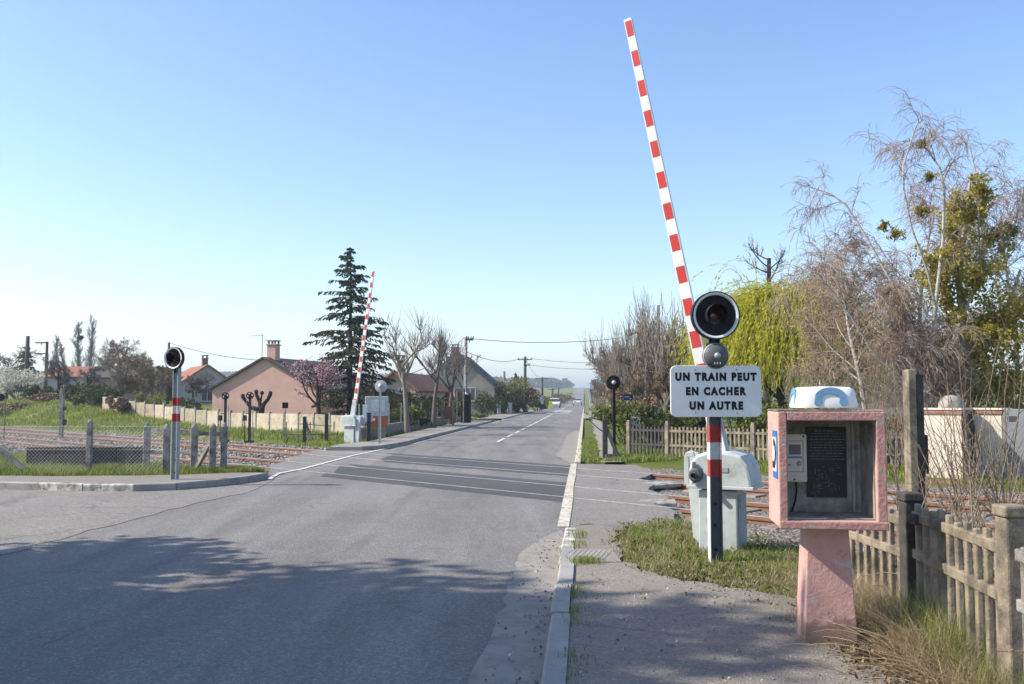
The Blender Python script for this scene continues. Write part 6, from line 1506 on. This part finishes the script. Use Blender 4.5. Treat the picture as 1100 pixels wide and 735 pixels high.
Y = 30.; X = hx(683, Y); t = empty('white_box', (X, Y, 0), R(-5), 'white rectangular meter box on legs behind the picket fence', 'box'); m = MB(); m.box((0, 0, hz(458, Y) + .05), (.32, .2, .5)); m.build('case', 'sigwht', t, bevel=.01); m = MB(); m.box((-.1, 0, .25), (.05, .1, .5)); m.box((.1, 0, .25), (.05, .1, .5)); m.build('leg', 'concg', t)
Y = 128.; X = hx(591.5, Y); t = empty('road_panel', (X, Y, 0), 0, 'bright yellow-green safety panel by the far left kerb', 'sign'); m = MB(); m.box((0, 0, .75), (.5, .08, .9)); m.build('panel', 'yellow', t); m = MB(); m.box((-.18, .06, .2), (.06, .06, .4)); m.box((.18, .06, .2), (.06, .06, .4)); m.build('leg', 'galv', t)
# far cars


def car(label, loc, rz, mat):
    t = empty('parked_car', loc, rz, label, 'car'); m = MB()
    m.prism([(-2.05, .35), (2.05, .35), (2.1, .65), (1.9, .88), (1.05, .98), (-1.9, 1.0), (-2.08, .8)], -.85, .85, plane='YZ'); 
    o = m.build('body', mat, t, bevel=.06); m = MB(); m.prism([(-1.85, .98), (1.1, .97), (.45, 1.42), (-1.35, 1.45)], -.74, .74, plane='YZ'); m.build('windows', 'glass', t, bevel=.05); m = MB(); m.prism([(-1.38, 1.44), (.48, 1.41), (.40, 1.5), (-1.25, 1.52)], -.72, .72, plane='YZ'); m.build('roof', mat, t, bevel=.03)
    for x in (-.8, .8):
        for y in (-1.3, 1.3): m = MB(); m.lathe([(0, -.1), (.2, -.1), (.32, -.08), (.32, .08), (.2, .1), (0, .1)], 16, 'X', (x, y, .32)); w_ = m.build('wheel', 'tyre', t, sm=True); m = MB(); m.lathe([(0, -.11), (.18, -.11), (.18, .11), (0, .11)], 12, 'X', (x, y, .32)); m.build('rim', 'galv', w_)
    for x in (-.62, .62): m = MB(); m.box((x, 2.04, .72), (.35, .08, .14)); m.build('headlight', 'white', t); m = MB(); m.box((x, -2.06, .76), (.28, .06, .2)); m.build('tail_light', 'sigred', t)
    return t


Y = 195; car('tiny white car far down the road, in the right lane', (hx(620.5, Y), Y, rz_(Y) + .0), R(-4), 'carw')
Y = 150; car('small pale car by the far left kerb past the yellow-green panel', (hx(596, Y), Y, rz_(Y)), R(176), 'carw')
# ================================================================== AIR AND LIGHT
HAZE = True
if HAZE:
    mb = MB(); mb.box((0, 2600, 30), (6400, 5600, 66)); hz_ = mb.build('haze', 'cable'); hz_['kind'] = 'stuff'
    m = bpy.data.materials.new('haze_air'); m.use_nodes = True; nt = m.node_tree; nt.nodes.remove(nt.nodes['Principled BSDF'])
    v = nt.nodes.new('ShaderNodeVolumePrincipled'); v.inputs['Color'].default_value = (.80, .92, 1, 1); v.inputs['Density'].default_value = .0006; v.inputs['Anisotropy'].default_value = .3
    lk(nt, v.outputs[0], nt.nodes['Material Output'].inputs['Volume']); hz_.data.materials.clear(); hz_.data.materials.append(m)
SUN_EL = 40; v = Vector((-1, -.08, math.tan(R(SUN_EL))))
sd = bpy.data.lights.new('sun', 'SUN'); sd.energy = 4.5; sd.angle = R(.53); sd.color = (1, .92, .79)
so = bpy.data.objects.new('sun', sd); COL.objects.link(so); so.rotation_euler = v.to_track_quat('Z', 'Y').to_euler(); so.location = (-20, 0, 30)
wd = bpy.data.worlds.new('World'); SC.world = wd; wd.use_nodes = True; nt = wd.node_tree; bg = nt.nodes['Background']
sk = nt.nodes.new('ShaderNodeTexSky'); sk.sky_type = 'NISHITA'; sk.sun_disc = False; sk.sun_elevation = R(SUN_EL); sk.sun_rotation = R(-90 + math.degrees(math.atan(-.08)))
sk.altitude = 200; sk.air_density = 1.; sk.dust_density = .8; sk.ozone_density = 1.4
hsv = nt.nodes.new('ShaderNodeHueSaturation'); hsv.inputs['Saturation'].default_value = 1.14; hsv.inputs['Value'].default_value = 1.0; lk(nt, sk.outputs[0], hsv.inputs['Color']); lk(nt, mixc(nt, 1., hsv.outputs[0], (1.01, .96, 1.0), 'MULTIPLY'), bg.inputs['Color']); bg.inputs['Strength'].default_value = .15
SC.view_settings.view_transform = 'Standard'; SC.view_settings.look = 'None'; SC.view_settings.exposure = .78; SC.view_settings.gamma = 1
SC.render.engine = 'CYCLES'; SC.cycles.max_bounces = 6; SC.cycles.transparent_max_bounces = 8; SC.cycles.volume_bounces = 0; SC.cycles.use_denoising = True
